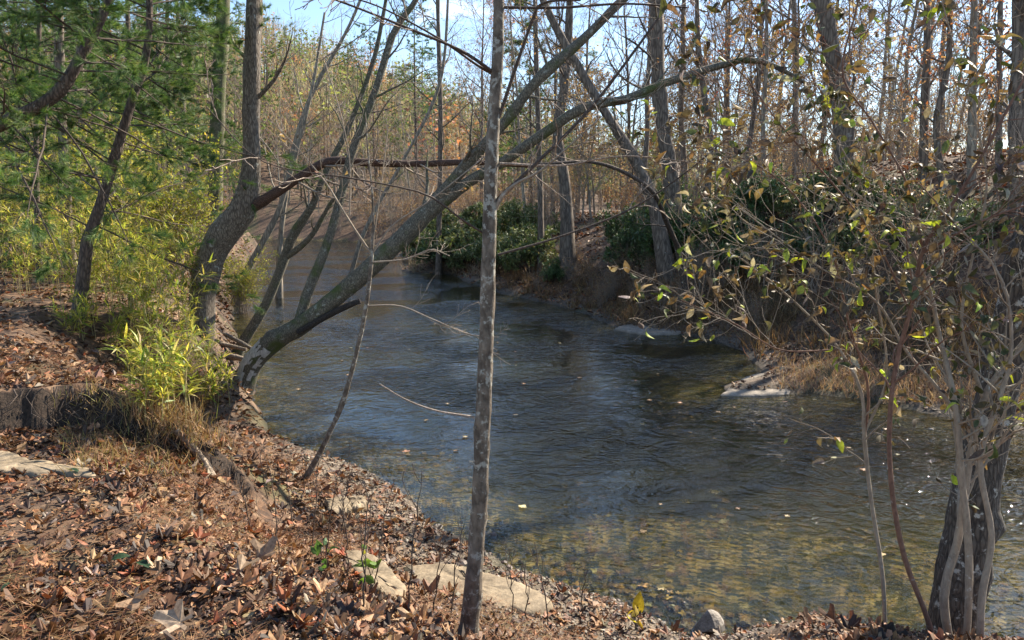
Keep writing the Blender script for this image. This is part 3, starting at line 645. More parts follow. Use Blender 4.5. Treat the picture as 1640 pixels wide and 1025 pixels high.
def scatter(n, xr, yr, kinds, w, where, group, mind=2.2, dmin=1.5, cond=None):
    pts = []; tries = 0
    while len(pts) < n and tries < n * 60:
        tries += 1
        x = g0.uniform(*xr); y = g0.uniform(*yr)
        if x > y * 0.66 or -x > y * 0.8 + 3: continue
        if cond and not cond(x, y): continue
        z, d, l = terrain(np.array([x]), np.array([y]))
        if d[0] < dmin: continue
        if any((x - a) ** 2 + (y - b_) ** 2 < mind ** 2 for a, b_ in pts): continue
        pts.append((x, y)); k = kinds[g0.choice(len(kinds), p=np.array(w) / sum(w))]
        plant(k[0], int(k[1]), x, y, g0.uniform(0, 6.28), g0.uniform(0.8, 1.2), where, group)
    return pts
# right ridge and plateau
scatter(24, (4, 40), (24, 52), ['b0', 'b1', 'b2', 'b3', 'b5', 'b4'], [3, 2, 2, 2, 1, 2], 'on the ridge above the right bank', 'trees on the right ridge', 2.4, 7)
scatter(12, (-2, 10), (36, 60), ['b0', 'b2', 'b3', 'b4', 'p1'], [2, 2, 1, 3, 1.2], 'beyond the bushes of the right bank', 'trees behind the right bank bushes', 2.2, 3)
scatter(26, (-12, 60), (55, 110), ['b0', 'b2', 'b3', 'b5', 'p0', 'b4'], [2, 2, 2, 1, 1.6, 1], 'far off in the wood beyond the right ridge', 'far trees right of the creek', 3, 3)
scatter(26, (0, 30), (30, 58), ['b4', 'b2', 'b0'], [4, 3, 1], 'crowded among the others behind the right ridge', 'crowded slim trees behind the right ridge', 1.8, 6)
# beyond the bend and left
scatter(30, (-48, -8), (72, 110), ['b0', 'b2', 'b3', 'b4', 'p1', 'p0'], [2, 4, 1, 3, 1, .6], 'on the far bank where the creek bends away', 'trees at the far bend', 2.2, 1)
scatter(22, (-50, -13), (24, 64), ['b0', 'b2', 'b4', 'p0', 'p1'], [2, 3, 3, 1.5, 2], 'in the wood behind the left bank', 'trees behind the left bank', 2.2, 2.5, lambda x, y: x < -0.36 * y - 2.5)
scatter(44, (-95, 10), (96, 165), ['b0', 'b1', 'b2', 'b3', 'p0', 'p1'], [3, 3, 3, 1.3, 1.6, 2.2], 'on the lower slope of the far hill', 'trees on the lower slope of the far hill', 3.5, 3)
# leafless shrubs
sh = [bare_shrub(301, 3.2, C_TAN, 0.12, 'x'), bare_shrub(302, 2.2, C_TAN + C_RUST[:1], 0.35, 'x', n=11), bare_shrub(303, 4.5, C_TAN, 0.05, 'x', n=8)]
sf = {}
def shrubs(n, xr, yr, where, group, dmin=0.8, cond=None, smin=0.8, smax=1.3):
    c = 0; tries = 0
    while c < n and tries < n * 60:
        tries += 1; x = g0.uniform(*xr); y = g0.uniform(*yr)
        if abs(x) > y * 0.8 + 2 or (cond and not cond(x, y)): continue
        z, d, l = terrain(np.array([x]), np.array([y]))
        if d[0] < dmin: continue
        i = int(g0.integers(0, 3)); drop(sh[i], i not in sf, x, y, g0.uniform(0, 6.28), g0.uniform(smin, smax), ['tan leafless shrub', 'low shrub with shrivelled tan leaves', 'tall thin leafless shrub'][i] + ' ' + where, group); sf[i] = 1; c += 1
shrubs(34, (-34, -4), (66, 84), 'at the far bend of the creek', 'shrubs at the far bend', 0.4, smin=1.0, smax=1.8)
shrubs(26, (-10, 8), (30, 56), 'above the right bank upstream', 'shrubs above the right bank upstream', 1.0)
shrubs(54, (4, 24), (13, 32), 'on the shaded slope of the right bank', 'shrubs on the right slope', 1.8, smin=0.5, smax=0.9)
shrubs(26, (-30, -8), (20, 60), 'behind the left bank', 'shrubs behind the left bank', 1.0, lambda x, y: x < -0.36 * y - 1)

for k in range(46):
    p = on_ground(g0.uniform(780, 1230), g0.uniform(425, 530)); 
    if terrain(p[:1], p[1:2])[1][0] < 0.3: continue
    i = int(g0.integers(0, 2)); drop(sh[i], False, p[0], p[1], g0.uniform(0, 6.28), g0.uniform(0.22, 0.42), ['knee-high leafless brush', 'knee-high brush with shrivelled leaves'][i] + ' along the right waterline', 'low brush along the right waterline')
# far wooded hill: one mass
def hill_wood():
    g = np.random.default_rng(77); tm = MB(); n = 2300
    x = g.uniform(-170, 90, n); y = g.uniform(100, 330, n); k = np.abs(x) < y * 0.8; x, y = x[k], y[k]
    z, d, l = terrain(x, y); k = (d > 2); x, y, z = x[k], y[k], z[k]
    h = g.uniform(8, 19, len(x)); h = np.where(x > 10, h * 0.8, h)
    cols = palette([(0.33, 0.27, 0.22), (0.43, 0.36, 0.3), (0.09, 0.15, 0.05), (0.22, 0.27, 0.1), (0.36, 0.18, 0.11), (0.25, 0.2, 0.17)], [4, 3, 4, 3, 1.8, 3], len(x), 0.15, g)
    per = 110; u = norm(g.normal(size=(len(x), per, 3))) * g.random((len(x), per, 1)) ** 0.4
    P = np.stack([x[:, None] + u[..., 0] * 0.28 * h[:, None], y[:, None] + u[..., 1] * 0.28 * h[:, None], z[:, None] + h[:, None] * (0.6 + 0.42 * u[..., 2])], -1).reshape(-1, 3)
    tint = np.repeat(cols, per, 0) * g.uniform(0.7, 1.3, (len(P), 1))
    bare = np.repeat((cols[:, 0] < cols[:, 1] * 1.6) & (cols[:, 0] > 0.2) & (cols[:, 2] > 0.12), per); k = ~bare
    stamp(tm, *t_quad(0.4, 0.55), rand_rot(k.sum(), None, g), 0.9 * g.uniform(0.5, 1.3, k.sum()), P[k], tint[k])
    ctr = np.repeat(np.stack([x, y, z + h * 0.3], 1), per, 0)[bare]; dd = norm(norm(P[bare] - ctr) + g.normal(size=(bare.sum(), 3)) * 0.35)
    stamp(tm, *t_blade(0.03, 0.1), frame_from(dd, g), 2.2 * g.uniform(0.5, 1.3, bare.sum()), P[bare], tint[bare])
    Pt = np.stack([np.stack([x, y, z - .5], 1), np.stack([x + g.normal(size=len(x)) * .3, y, z + h * 0.9], 1)], 1)
    V, F = tubes(Pt, np.stack([np.full(len(x), 0.14), np.full(len(x), 0.04)], 1), 4); tm.add(V, F, np.array([0.2, 0.16, 0.12]))
    o = tm.build('far_wood', M_leaf); tag(o, 'autumn wood of tan, green and orange trees covering the far hill', 'wood', kind='stuff')
hill_wood()

# ------------------------------------------------------------------ mid-distance trees the photograph shows one by one
def hero_tree(name, label, pts, barkm, sides=12, n1=10, r1=0.35, extra=(), lev=3, low=0.3, leaf=None, keep=0.0, lsize=0.09, seed=1, K=30, flare=0.25, twigm=None, group=None, twist=0.06, up=0.07, l1=None, t1=0.97, lp=2):
    """tree whose trunk follows the photograph's outline, given as (px, py, depth, width px)"""
    g = np.random.default_rng(seed); path = px_path(pts, K); base = path[0, :3].copy(); path[:, :3] -= base
    path = rooted(path, base)
    root = thing(name, label, 'tree', base, group=group); tm = MB(); P, R = rough_tube(tm, path, sides, twist, seed, flare, knots=K // 4); tm.build('trunk', barkm, root)
    lm = MB(); allP = [(P, R)]
    for e in extra:
        q = px_path(e, 24); q[:, :3] -= base; em = MB(); Pe, Re = rough_tube(em, q, max(7, sides - 3), twist, seed + 7, 0); em.build('limb', barkm, root); allP.append((Pe, Re))
    wm = MB(); fm = MB(); anyleaf = False
    if n1:
        for Pa, Ra in allP:
            P1, R1 = grow(Pa, Ra, n1, r1, 0.35, 0.9, 9, low, t1, up, 0.12, 0.004, 0.5, lenabs=l1, g=g); R1 = np.minimum(R1, 0.035); add_tubes(lm, P1, R1, 5)
            P2, R2 = grow(P1, R1, 6, 0.45, 0.6, 0.7, 6, 0.15, 1, 0.04, 0.16, 0.003, 0.4, g=g); add_tubes(wm, P2, R2, 3)
            if lev > 2:
                P3, R3 = grow(P2, R2, 4, 0.5, 0.7, 0.7, 5, 0.15, 1, 0.02, 0.2, 0.002, 0.3, g=g); add_tubes(wm, P3, R3, 3)
            else: P3, R3 = P2, R2
            if leaf: leaves_on(fm, P3, R3, lp, lsize, QUADS, leaf, [1] * len(leaf), 0.2, 0.5, 0.2, keep, g); anyleaf = True
        lm.build('branches', barkm, root); wm.build('twigs', twigm or M_twig, root)
        if anyleaf: fm.build('foliage', M_leaf, root)
    return root

# left bank: big grey tree with long red-brown limb
hero_tree('grey_barked_tree', 'tall grey-barked tree with a curved foot and a long red-brown limb, on the left bank', [(312, 590, 12, 50), (325, 540, 12, 44), (325, 460, 12, 46), (345, 395, 12, 52), (388, 335, 12, 50), (402, 270, 12, 34), (403, 150, 12, 31), (407, 0, 12, 28), (412, -200, 12, 24), (405, -420, 12.3, 16)], M_bark_grey, 16, 8, 0.18, low=0.45, seed=3, K=44, flare=0.2, t1=0.9)
r = bpy.data.objects['grey_barked_tree']
def limb_on(root, pts, mat, n1=8, l1=0.7, seed=1, name='limb', leaf=None, keep=0.3, K=34, sides=9, lev=2, up=0.05, twigm=None, cap=False, t0=0.15, bump=0.06):
    g = np.random.default_rng(seed); base = np.array(root.location); q = px_path(pts, K); q[:, :3] -= base; em = MB(); P, R = rough_tube(em, q, sides, bump, seed, 0, cap); o = em.build(name, mat, root)
    if n1:
        wm = MB(); P1, R1 = grow(P, R, n1, 0.2, 0.35, 0.9, 8, t0, 0.98, up, 0.13, 0.0025, 0.3, lenabs=l1, g=g); R1 = np.minimum(R1, 0.018); add_tubes(wm, P1, R1, 4)
        P2, R2 = grow(P1, R1, 5, 0.45, 0.6, 0.7, 6, 0.15, 1, 0.03, 0.16, 0.002, 0.4, g=g); add_tubes(wm, P2, R2, 3)
        if lev > 2: P2, R2 = grow(P2, R2, 4, 0.5, 0.6, 0.7, 4, 0.15, 1, 0.03, 0.16, 0.0015, 0.4, g=g); add_tubes(wm, P2, R2, 3)
        tw_ = wm.build('twigs', twigm or M_twig, o)
        if leaf:
            fm = MB(); leaves_on(fm, P2, R2, 2, 0.07, QUADS, leaf, [1] * len(leaf), 0.2, 0.5, 0.2, keep, g); fm.build('foliage', M_leaf, o)
    return o
limb_on(r, [(398, 335, 12, 24), (440, 310, 11.9, 20), (490, 278, 11.8, 17), (530, 258, 11.8, 16), (600, 261, 11.8, 14), (680, 262, 11.7, 13), (740, 260, 11.6, 11), (800, 262, 11.5, 10), (850, 266, 11.4, 7)], M_bark_red, 14, 1.4, 5, lev=3)
hero_tree('mossy_arched_tree', 'mossy dead trunk arching out leftwards from the right bank bushes', [(1085, 395, 19, 11), (1066, 352, 18, 9), (1046, 308, 16.8, 8), (1000, 276, 16.5, 7), (946, 259, 16, 6), (880, 262, 15.5, 5), (815, 264, 15, 4)], M_bark_pine, 9, 8, 0.18, seed=8, low=0.2)

# the double leaning tree over the water
hero_tree('leaning_forked_tree', 'mossy forked tree leaning far out over the water with white peeled wood at its foot',
    [(362, 660, 11.6, 46), (385, 628, 11.5, 42), (402, 585, 11.4, 38), (440, 545, 11.3, 38), (490, 515, 11.2, 36), (560, 458, 11.1, 34), (625, 400, 11.0, 34), (680, 345, 11.0, 32), (745, 265, 10.9, 22), (800, 205, 10.9, 19), (860, 130, 10.8, 19), (935, 62, 10.8, 17), (1005, -8, 10.8, 15), (1090, -90, 10.8, 12)],
    M_bark_lean, 14, 9, 0.3, seed=12, K=50, low=0.45, flare=0.15, l1=1.6,
    extra=[[(668, 360, 11.0, 24), (740, 298, 10.9, 22), (800, 262, 10.8, 20), (870, 215, 10.7, 19), (935, 172, 10.6, 18), (1000, 160, 10.6, 17), (1060, 135, 10.5, 15), (1130, 112, 10.5, 13), (1200, 95, 10.4, 12), (1255, 112, 10.4, 8), (1300, 140, 10.4, 5)],
           [(476, 530, 11.2, 22), (492, 470, 11.3, 20), (520, 400, 11.4, 18), (545, 320, 11.5, 16), (565, 240, 11.6, 15), (600, 150, 11.7, 14), (632, 50, 11.8, 12), (672, -10, 11.9, 10), (700, -100, 12, 8)]], twigm=M_twig)
lt = bpy.data.objects['leaning_forked_tree']
limb_on(lt, [(478, 532, 11.1, 14), (520, 508, 11.05, 13), (556, 490, 11.0, 12), (577, 482, 11.0, 10)], M_dead, 0, name='broken_stub', cap=True, K=14)
def peeled_patch(root):
    base = np.array(root.location); q = px_path([(372, 648, 11.55, 44), (385, 628, 11.5, 42), (402, 585, 11.4, 38), (430, 552, 11.32, 38)], 26); q[:, :3] -= base
    P = q[None, :, :3]; K = 26; sd = 16; V, F = tubes(P, np.tile(q[None, :, 3:4] * 1.0, (1, 1, sd)), sd); V = V.reshape(K, sd, 3)
    c = q[:, None, :3]; V = c + (V - c) * (WSC * 1.06)
    dirs = norm(V - c); side = dirs @ norm(np.array([-0.5, -0.75, 0.42])); g = np.random.default_rng(4)
    keep = []; nz = g.uniform(-0.28, 0.28, (K, sd)) + 0.3 * np.sin(np.arange(K) * 1.1)[:, None] * 0.5
    V = V + (V - c) * g.uniform(-0.03, 0.06, (K, sd, 1))
    for k in range(K - 1):
        for s in range(sd):
            if side[k, s] + nz[k, s] * 1.1 > 0.36 - 0.0 * k: keep.append([k * sd + s, k * sd + (s + 1) % sd, (k + 1) * sd + (s + 1) % sd, (k + 1) * sd + s])
    m_ = MB(); m_.add(V.reshape(-1, 3), np.array(keep)); m_.build('peeled_wood', M_peeled, root)
peeled_patch(lt)
def roots_of(root, seed, n, reach, r0, mat, spread=(0, 6.28)):
    g = np.random.default_rng(seed); b0 = np.array(root.location)
    for k in range(n):
        a = g.uniform(*spread); L_ = reach * g.uniform(0.5, 1.2); pts = []
        for t in np.linspace(0, 1, 9):
            x = b0[0] + math.cos(a + 0.5 * t) * L_ * t; y = b0[1] + math.sin(a + 0.5 * t) * L_ * t
            z = hz(x, y) + 0.02 + (b0[2] + 0.12 - hz(b0[0], b0[1])) * (1 - t) ** 3 * (t < 0.9) - 0.05 * t
            pts.append([x - b0[0], y - b0[1], z - b0[2], r0 * (1 - 0.85 * t)])
        m_ = MB(); rough_tube(m_, resample(pts, 16), 7, 0.12, seed + k); m_.build('root', mat, root)
roots_of(lt, 91, 9, 0.9, 0.06, M_bark_lean); roots_of(r, 92, 6, 0.8, 0.07, M_bark_grey)

hero_tree('leaning_dark_tree', 'slim dark tree leaning right from the left waterline behind the peeled trunk', [(382, 562, 13.2, 22), (395, 540, 13.2, 19), (425, 490, 13.2, 18), (450, 430, 13.2, 19), (470, 375, 13.2, 18), (500, 330, 13.2, 14), (518, 285, 13.2, 12), (560, 200, 13.3, 10), (600, 90, 13.4, 8), (625, -40, 13.5, 6)], M_bark_lean, 10, 9, 0.22, seed=14, low=0.4,
    extra=[[(455, 415, 13.2, 13), (485, 392, 13.1, 12), (503, 372, 13.0, 10), (530, 325, 12.9, 8), (560, 285, 12.8, 6)]])
hero_tree('leaning_pale_tree', 'pale slim tree leaning over the water upstream on the left bank', [(385, 455, 24, 16), (400, 425, 24, 13), (425, 380, 24, 12), (445, 340, 24, 10), (470, 260, 24, 8), (500, 140, 24, 6), (520, 20, 24, 4)], M_bark_pale, 9, 10, 0.25, seed=15)
hero_tree('leaning_thin_tree', 'thin tree leaning right above the middle of the water behind the forked trunk', [(560, 445, 30, 9), (580, 380, 30, 8), (610, 320, 30, 7), (650, 250, 30, 6), (705, 130, 30, 6), (720, -40, 30, 4)], M_bark_pale, 8, 10, 0.25, seed=16)
hero_tree('slim_grey_tree', 'slim grey tree with many upright branches rising above the left waterline', [(448, 400, 26, 11), (455, 330, 26, 10), (470, 240, 26, 9), (500, 150, 26, 8), (560, 40, 26, 6), (600, -60, 26, 5)], M_bark_pale, 8, 12, 0.35, seed=17, low=0.15)

# central slim trunk
hero_tree('slim_trunk_tree', 'straight slim grey-brown tree rising through the whole picture in front of the water', [(748, 1042, 3.75, 44), (752, 1000, 3.75, 36), (764, 860, 3.72, 32), (775, 640, 3.7, 30), (782, 440, 3.7, 28), (788, 240, 3.7, 25), (798, 60, 3.7, 21), (800, -160, 3.7, 18), (806, -500, 3.7, 12)], M_bark_slim, 16, 0, K=90, flare=0.35, seed=21, twist=0.03)
ct = bpy.data.objects['slim_trunk_tree']
for k, (pp, mt) in enumerate([([(793, 118, 3.7, 7), (740, 82, 3.6, 6), (660, 48, 3.5, 5), (560, 8, 3.4, 4), (480, -20, 3.3, 3)], M_twig_dark),
        ([(795, 200, 3.7, 7), (850, 40, 3.65, 6), (870, 5, 3.6, 5), (930, 0, 3.55, 4)], M_twig_dark),
        ([(790, 118, 3.7, 7), (765, 105, 3.68, 5), (700, 60, 3.6, 4), (610, 12, 3.5, 3), (540, -10, 3.5, 3)], M_twig_dark),
        ([(792, 325, 3.7, 9), (820, 298, 3.7, 8), (850, 270, 3.7, 7), (940, 180, 3.8, 6), (1010, 90, 3.8, 5), (1090, -20, 3.9, 4)], M_twig_dark),
        ([(793, 335, 3.7, 10), (806, 312, 3.68, 8), (830, 292, 3.65, 6), (870, 270, 3.6, 4), (960, 190, 3.5, 3)], M_stem_grey),
        ([(772, 372, 3.7, 5), (740, 352, 3.6, 4), (690, 315, 3.5, 4), (640, 300, 3.45, 3), (560, 285, 3.4, 3), (420, 258, 3.3, 2), (330, 170, 3.3, 2)], M_twig_dark),
        ([(798, 408, 3.7, 5), (900, 378, 3.8, 4), (1010, 335, 3.9, 4), (1100, 275, 4.0, 3), (1190, 200, 4, 2)], M_twig_dark),
        ([(760, 668, 3.7, 5), (700, 658, 3.65, 3.5), (650, 640, 3.6, 3), (608, 615, 3.6, 2)], M_twig),
        ([(800, 12, 3.7, 6), (900, 12, 3.7, 5), (1000, 6, 3.7, 4), (1100, 12, 3.7, 3)], M_twig_dark),
        ([(800, 262, 3.7, 6), (900, 265, 3.8, 4), (1000, 250, 3.9, 3), (1130, 262, 4, 2)], M_twig)]):
    limb_on(ct, pp, mt, 0 if k == 7 else 4, 0.35, 40 + k, 'branch', K=18, sides=6, twigm=M_twig, up=0.02, t0=0.35, bump=0.03)

# thin sapling left of centre
hero_tree('thin_sapling', 'thin crooked brown sapling leaning right from the near bank', [(470, 795, 7.1, 13), (490, 765, 7.1, 11), (520, 710, 7.1, 10), (550, 640, 7.1, 10), (572, 560, 7.05, 9), (588, 480, 7, 8), (596, 400, 7, 7), (597, 320, 7, 4), (590, 250, 7, 3), (585, 180, 7, 2)], M_bark_slim, 8, 0, K=40, seed=23, flare=0.5, twist=0.05)
st = bpy.data.objects['thin_sapling']
for k, pp in enumerate([[(597, 410, 7, 5), (570, 370, 6.95, 4), (545, 330, 6.9, 4), (520, 290, 6.9, 3), (470, 230, 6.9, 2), (430, 190, 6.9, 2)], [(597, 405, 7, 4), (630, 360, 7, 3), (690, 320, 7, 3), (790, 240, 7, 2)],
        [(586, 490, 7, 4), (640, 490, 7, 3), (690, 510, 7, 2.5), (750, 535, 7, 2), (800, 540, 7, 1.5)], [(597, 420, 7, 4), (650, 415, 7, 3), (690, 400, 7, 2.5), (720, 410, 7, 2)],
        [(560, 345, 6.9, 3), (560, 260, 6.9, 2.5), (545, 180, 6.9, 2), (520, 100, 6.9, 2)], [(596, 395, 7, 3), (610, 300, 7, 2.5), (622, 200, 7, 2)]]):
    limb_on(st, pp, M_stem_grey, 6, 0.45, 60 + k, 'branch', K=16, sides=5, twigm=M_stem_grey, t0=0.25, leaf=C_TAN if k in (0, 1) else None, keep=0.12)

# left pines ----------------------------------------------------------------------
def near_pine(label, pts, seed, nb=26, lenb=2.4, low=0.15, keep=1.0, barkm=M_bark_pine, tuft=0.15, per=15, t1=0.98, name='pine_tree', sub=7, K=34):
    g = np.random.default_rng(seed); pts = [(a, b_, c, w * 0.82) for a, b_, c, w in grounded(pts, 28)]; path = px_path(pts, K); base = path[0, :3].copy(); path[:, :3] -= base
    path = rooted(path, base)
    root = thing(name, label, 'tree', base); tm = MB(); P, R = rough_tube(tm, path, 11, 0.04, seed, 0.2); tm.build('trunk', barkm, root)
    P1, R1 = grow(P, R, int(nb * 1.35), 0.3, 0.35, 1.45, 10, low, t1, -0.008, 0.06, 0.004, 0.35, lenabs=lenb, flat=0.5, g=g); R1 = np.minimum(R1, 0.012)
    lm = MB(); add_tubes(lm, P1, R1, 5); P2, R2 = grow(P1, R1, sub, 0.4, 0.55, 0.75, 6, 0.15, 1, 0.0, 0.1, 0.0025, 0.5, flat=0.75, g=g); add_tubes(lm, P2, R2, 3)
    P3, R3 = grow(P2, R2, 4, 0.45, 0.6, 0.7, 4, 0.2, 1, 0.02, 0.1, 0.002, 0.4, flat=0.7, g=g); add_tubes(lm, P3, R3, 3); lm.build('branches', M_twig_dark, root)
    fm = MB(); PP = P3[g.random(len(P3)) < keep]; RRR = np.full(PP.shape[:2], 0.002)
    t = g.uniform(0.3, 1, (len(PP), per)); pos, tan, _ = interp(PP, RRR, t); pos = pos.reshape(-1, 3); tan = tan.reshape(-1, 3)
    t2 = t_needles(9, 0.62, 0.011, seed); d = norm(tan + g.normal(size=tan.shape) * 0.22)
    stamp(fm, *t2, frame_from(d, g), tuft * g.uniform(0.7, 1.15, len(pos)), pos, palette(C_PINE, [3, 4, 3, 0.8], len(pos), 0.22, g)); fm.build('foliage', M_needle, root)
    return root
near_pine('dark pine leaning right at the edge of the cane thicket on the left', [(140, 385, 10.5, 26), (160, 330, 10.5, 24), (190, 230, 10.5, 22), (215, 150, 10.5, 19), (232, 100, 10.5, 17), (240, 20, 10.5, 14), (232, -80, 10.5, 12), (236, -300, 10.5, 7)], 501, 40, 2.6, 0.1)
near_pine('thick dark trunk leaning sharply right across the upper left corner', [(-180, 270, 9, 36), (-60, 225, 9, 32), (20, 190, 9, 29), (90, 152, 9, 28), (130, 90, 9, 24), (170, 10, 9, 20), (200, -80, 9, 16), (230, -220, 9, 10)], 502, 26, 2.2, 0.3, 0.8)
near_pine('thin dark pine at the left edge of the picture', [(-5, 410, 9.5, 14), (20, 320, 9.5, 12), (60, 230, 9.5, 10), (85, 140, 9.5, 9), (95, 0, 9.5, 8), (100, -200, 9.5, 5)], 503, 30, 2.0, 0.2)
near_pine('pale straight pine trunk behind the cane thicket, leftmost of the three straight ones', [(108, 375, 17, 26), (102, 250, 17, 23), (96, 100, 17, 21), (92, -60, 17, 18), (90, -300, 17, 12)], 504, 26, 3.0, 0.3, 0.8, M_bark_far, 0.17, 15)
near_pine('brown straight pine trunk behind the cane thicket, middle of the three straight ones', [(138, 370, 20, 20), (134, 250, 20, 18), (128, 100, 20, 16), (128, -200, 20, 12)], 505, 24, 3.0, 0.25, 0.8, M_bark_far, 0.17, 14)
near_pine('broad straight pine trunk behind the grey-barked tree, green with lit moss', [(340, 420, 19, 34), (345, 300, 19, 33), (350, 150, 19, 32), (358, 0, 19, 30), (362, -300, 19, 20)], 506, 34, 3.4, 0.15, 0.8, M_bark_moss, 0.17, 15)
near_pine('young bushy pine on the bank behind the yellow bush', [(270, 400, 14, 14), (272, 250, 14, 12), (268, 100, 14, 9), (268, -80, 14, 5)], 507, 34, 1.9, 0.15, 0.9, tuft=0.15, per=16)
near_pine('tall thin pine between the two straight trunks and the dark leaning pine', [(60, 380, 14, 12), (58, 200, 14, 11), (64, 0, 14, 9), (66, -250, 14, 5)], 508, 34, 2.1, 0.15, 0.9, tuft=0.15, per=16)

near_pine('bushy pine right of the dark leaning pine, its crown filling the upper left', [(215, 400, 12.5, 13), (214, 250, 12.5, 12), (205, 60, 12.5, 10), (203, -200, 12.5, 6)], 509, 40, 2.3, 0.15, 0.95)
near_pine('bushy pine at the left edge behind the thick leaning trunk', [(15, 400, 12, 13), (18, 250, 12, 12), (24, 60, 12, 10), (22, -200, 12, 6)], 510, 38, 2.3, 0.2, 0.95)

# right ridge trees seen one by one: (name, label, pts, bark, seed, leaves, keep)
RT = [('dark_ridge_tree', 'large dark tree leaning left at the top of the right ridge, behind the leafy shrub', [(1358, 330, 20, 46), (1352, 250, 20, 36), (1345, 150, 20, 33), (1325, 50, 20, 31), (1305, -60, 20, 26), (1290, -300, 20, 16)], M_bark_far, C_RUST),
      ('straight_ridge_tree', 'thick straight dark tree standing behind the mossy arched trunk', [(1078, 315, 24, 30), (1068, 240, 24, 27), (1056, 150, 24, 26), (1052, 50, 24, 25), (1050, -60, 24, 20), (1045, -300, 24, 12)], M_bark_far, C_RUST),
      ('leaning_ridge_tree', 'dark tree leaning far left from the foot of the straight dark tree', [(1050, 330, 22, 26), (1020, 262, 22, 21), (985, 205, 22, 18), (945, 140, 22, 16), (905, 70, 22, 15), (870, 0, 22, 12), (830, -100, 22, 8)], M_bark_far, None),
      ('curved_ridge_tree', 'brown tree with a curved trunk standing left of the sunlit red slope', [(908, 352, 27, 24), (903, 280, 27, 20), (893, 215, 27, 19), (905, 130, 27, 17), (912, 30, 27, 14), (915, -200, 27, 8)], M_bark_far, C_TAN),
      ('thin_ridge_tree', 'thin dark tree with reddish leaves right of the straight dark tree', [(1133, 300, 24, 12), (1138, 230, 24, 11), (1128, 150, 24, 10), (1118, 60, 24, 9), (1115, -100, 24, 6)], M_bark_far, C_RUST),
      ('slender_ridge_tree', 'slender trunk close beside the curved brown tree, on its left', [(866, 345, 29, 11), (862, 200, 29, 10), (858, 60, 29, 9), (855, -150, 29, 6)], M_bark_far, C_TAN),
      ('pale_ridge_tree', 'pale straight tree near the right edge behind the shrub leaves', [(1556, 300, 19, 16), (1558, 150, 19, 14), (1560, 20, 19, 12), (1562, -250, 19, 8)], M_bark_pale, C_RUST),
      ('brown_ridge_tree', 'upright brown tree right of the large dark leaning tree', [(1478, 300, 21, 16), (1480, 170, 21, 14), (1485, 60, 21, 12), (1480, -200, 21, 7)], M_bark_far, C_RUST),
      ('dark_edge_tree', 'dark trunk at the right edge of the picture on the ridge', [(1632, 330, 14, 34), (1630, 200, 14, 30), (1634, 60, 14, 28), (1636, -300, 14, 18)], M_bark_far, C_RUST),
      ('slim_ridge_tree', 'slim trunk between the pale straight tree and the dark trunk at the edge', [(1598, 300, 22, 12), (1600, 150, 22, 10), (1604, -100, 22, 7)], M_bark_far, C_RUST),
      ('bowed_ridge_tree', 'bowed slim trunk just right of the upright brown tree', [(1512, 310, 20, 14), (1500, 200, 20, 12), (1520, 80, 20, 10), (1518, -100, 20, 7)], M_bark_far, C_RUST),
      ('pale_thin_tree', 'thin pale tree between the thin dark tree and the large leaning one', [(1225, 300, 26, 9), (1222, 200, 26, 8), (1228, 80, 26, 7), (1225, -120, 26, 5)], M_bark_pale, C_RUST)]
for k, (nm, lb, pts, bm_, lf) in enumerate(RT):
    pts = grounded(pts)
    hero_tree(nm, lb, pts, bm_, 10, 12, 0.24, seed=700 + k, K=26, low=0.3, leaf=lf, keep=0.45, lsize=0.11, lp=3)
hero_tree('slim_mid_tree', 'slim straight brown trunk between the forked trunk and the sky gap', [(703, 365, 36, 10), (706, 200, 36, 9), (702, 60, 36, 8), (700, -100, 36, 6)], M_bark_far, 8, 14, 0.25, seed=761)

# right foreground ------------------------------------------------------------------
hero_tree('black_barked_tree', 'black tree with white lichen flecks rising at the lower right behind the grey shrub stems', [(1515, 1075, 4.35, 110), (1528, 1000, 4.35, 96), (1552, 850, 4.35, 90), (1580, 700, 4.35, 76), (1612, 560, 4.35, 70), (1650, 400, 4.35, 66), (1700, 200, 4.4, 60), (1760, -50, 4.5, 50)], M_bark_speck, 18, 0, K=44, seed=31, flare=0.12, twist=0.035)
def leafy_shrub(name, label, stems, seed, bark_, nleaf, tw=M_stem_grey, n1=9, l1=0.55, keep=1.0, per=3, lsz=0.066, cols=None, cw=None, up=0.03, t0=0.3):
    g = np.random.default_rng(seed); q0 = px_path(stems[0], 6); base = q0[0, :3].copy(); root = thing(name, label, 'shrub', base)
    allP = []; wm = MB(); fm = MB()
    for k, s in enumerate(stems):
        q = px_path([(a, b_, c, w * 0.72) for a, b_, c, w in s], 34); q[:, :3] -= base; em = MB(); P, R = rough_tube(em, q, 9, 0.05, seed + k, 0.0); em.build('stem', bark_[k % len(bark_)], root)
        P1, R1 = grow(P, R, n1, 0.3, 0.5, 0.85, 9, t0, 1.0, up, 0.13, 0.0018, 0.3, lenabs=l1, g=g); R1 = np.minimum(R1, 0.007); add_tubes(wm, P1, R1, 5)
        P2, R2 = grow(P1, R1, 4, 0.5, 0.6, 0.8, 7, 0.15, 1, 0.02, 0.15, 0.0012, 0.3, g=g); add_tubes(wm, P2, R2, 4)
        P3, R3 = grow(P2, R2, 2, 0.5, 0.6, 0.8, 5, 0.15, 1, 0.02, 0.15, 0.001, 0.3, g=g); add_tubes(wm, P3, R3, 3)
        PA = np.concatenate([P2[:, [0, 2, 3, 5, 6]], P3]); RA = np.full(PA.shape[:2], 0.001)
        leaves_on(fm, PA, RA, per, lsz, CURLED, cols, cw, 0.2, 0.45, 0.25, keep, g)
    wm.build('twigs', tw, root); fm.build('foliage', M_leaf_shrub, root); return root
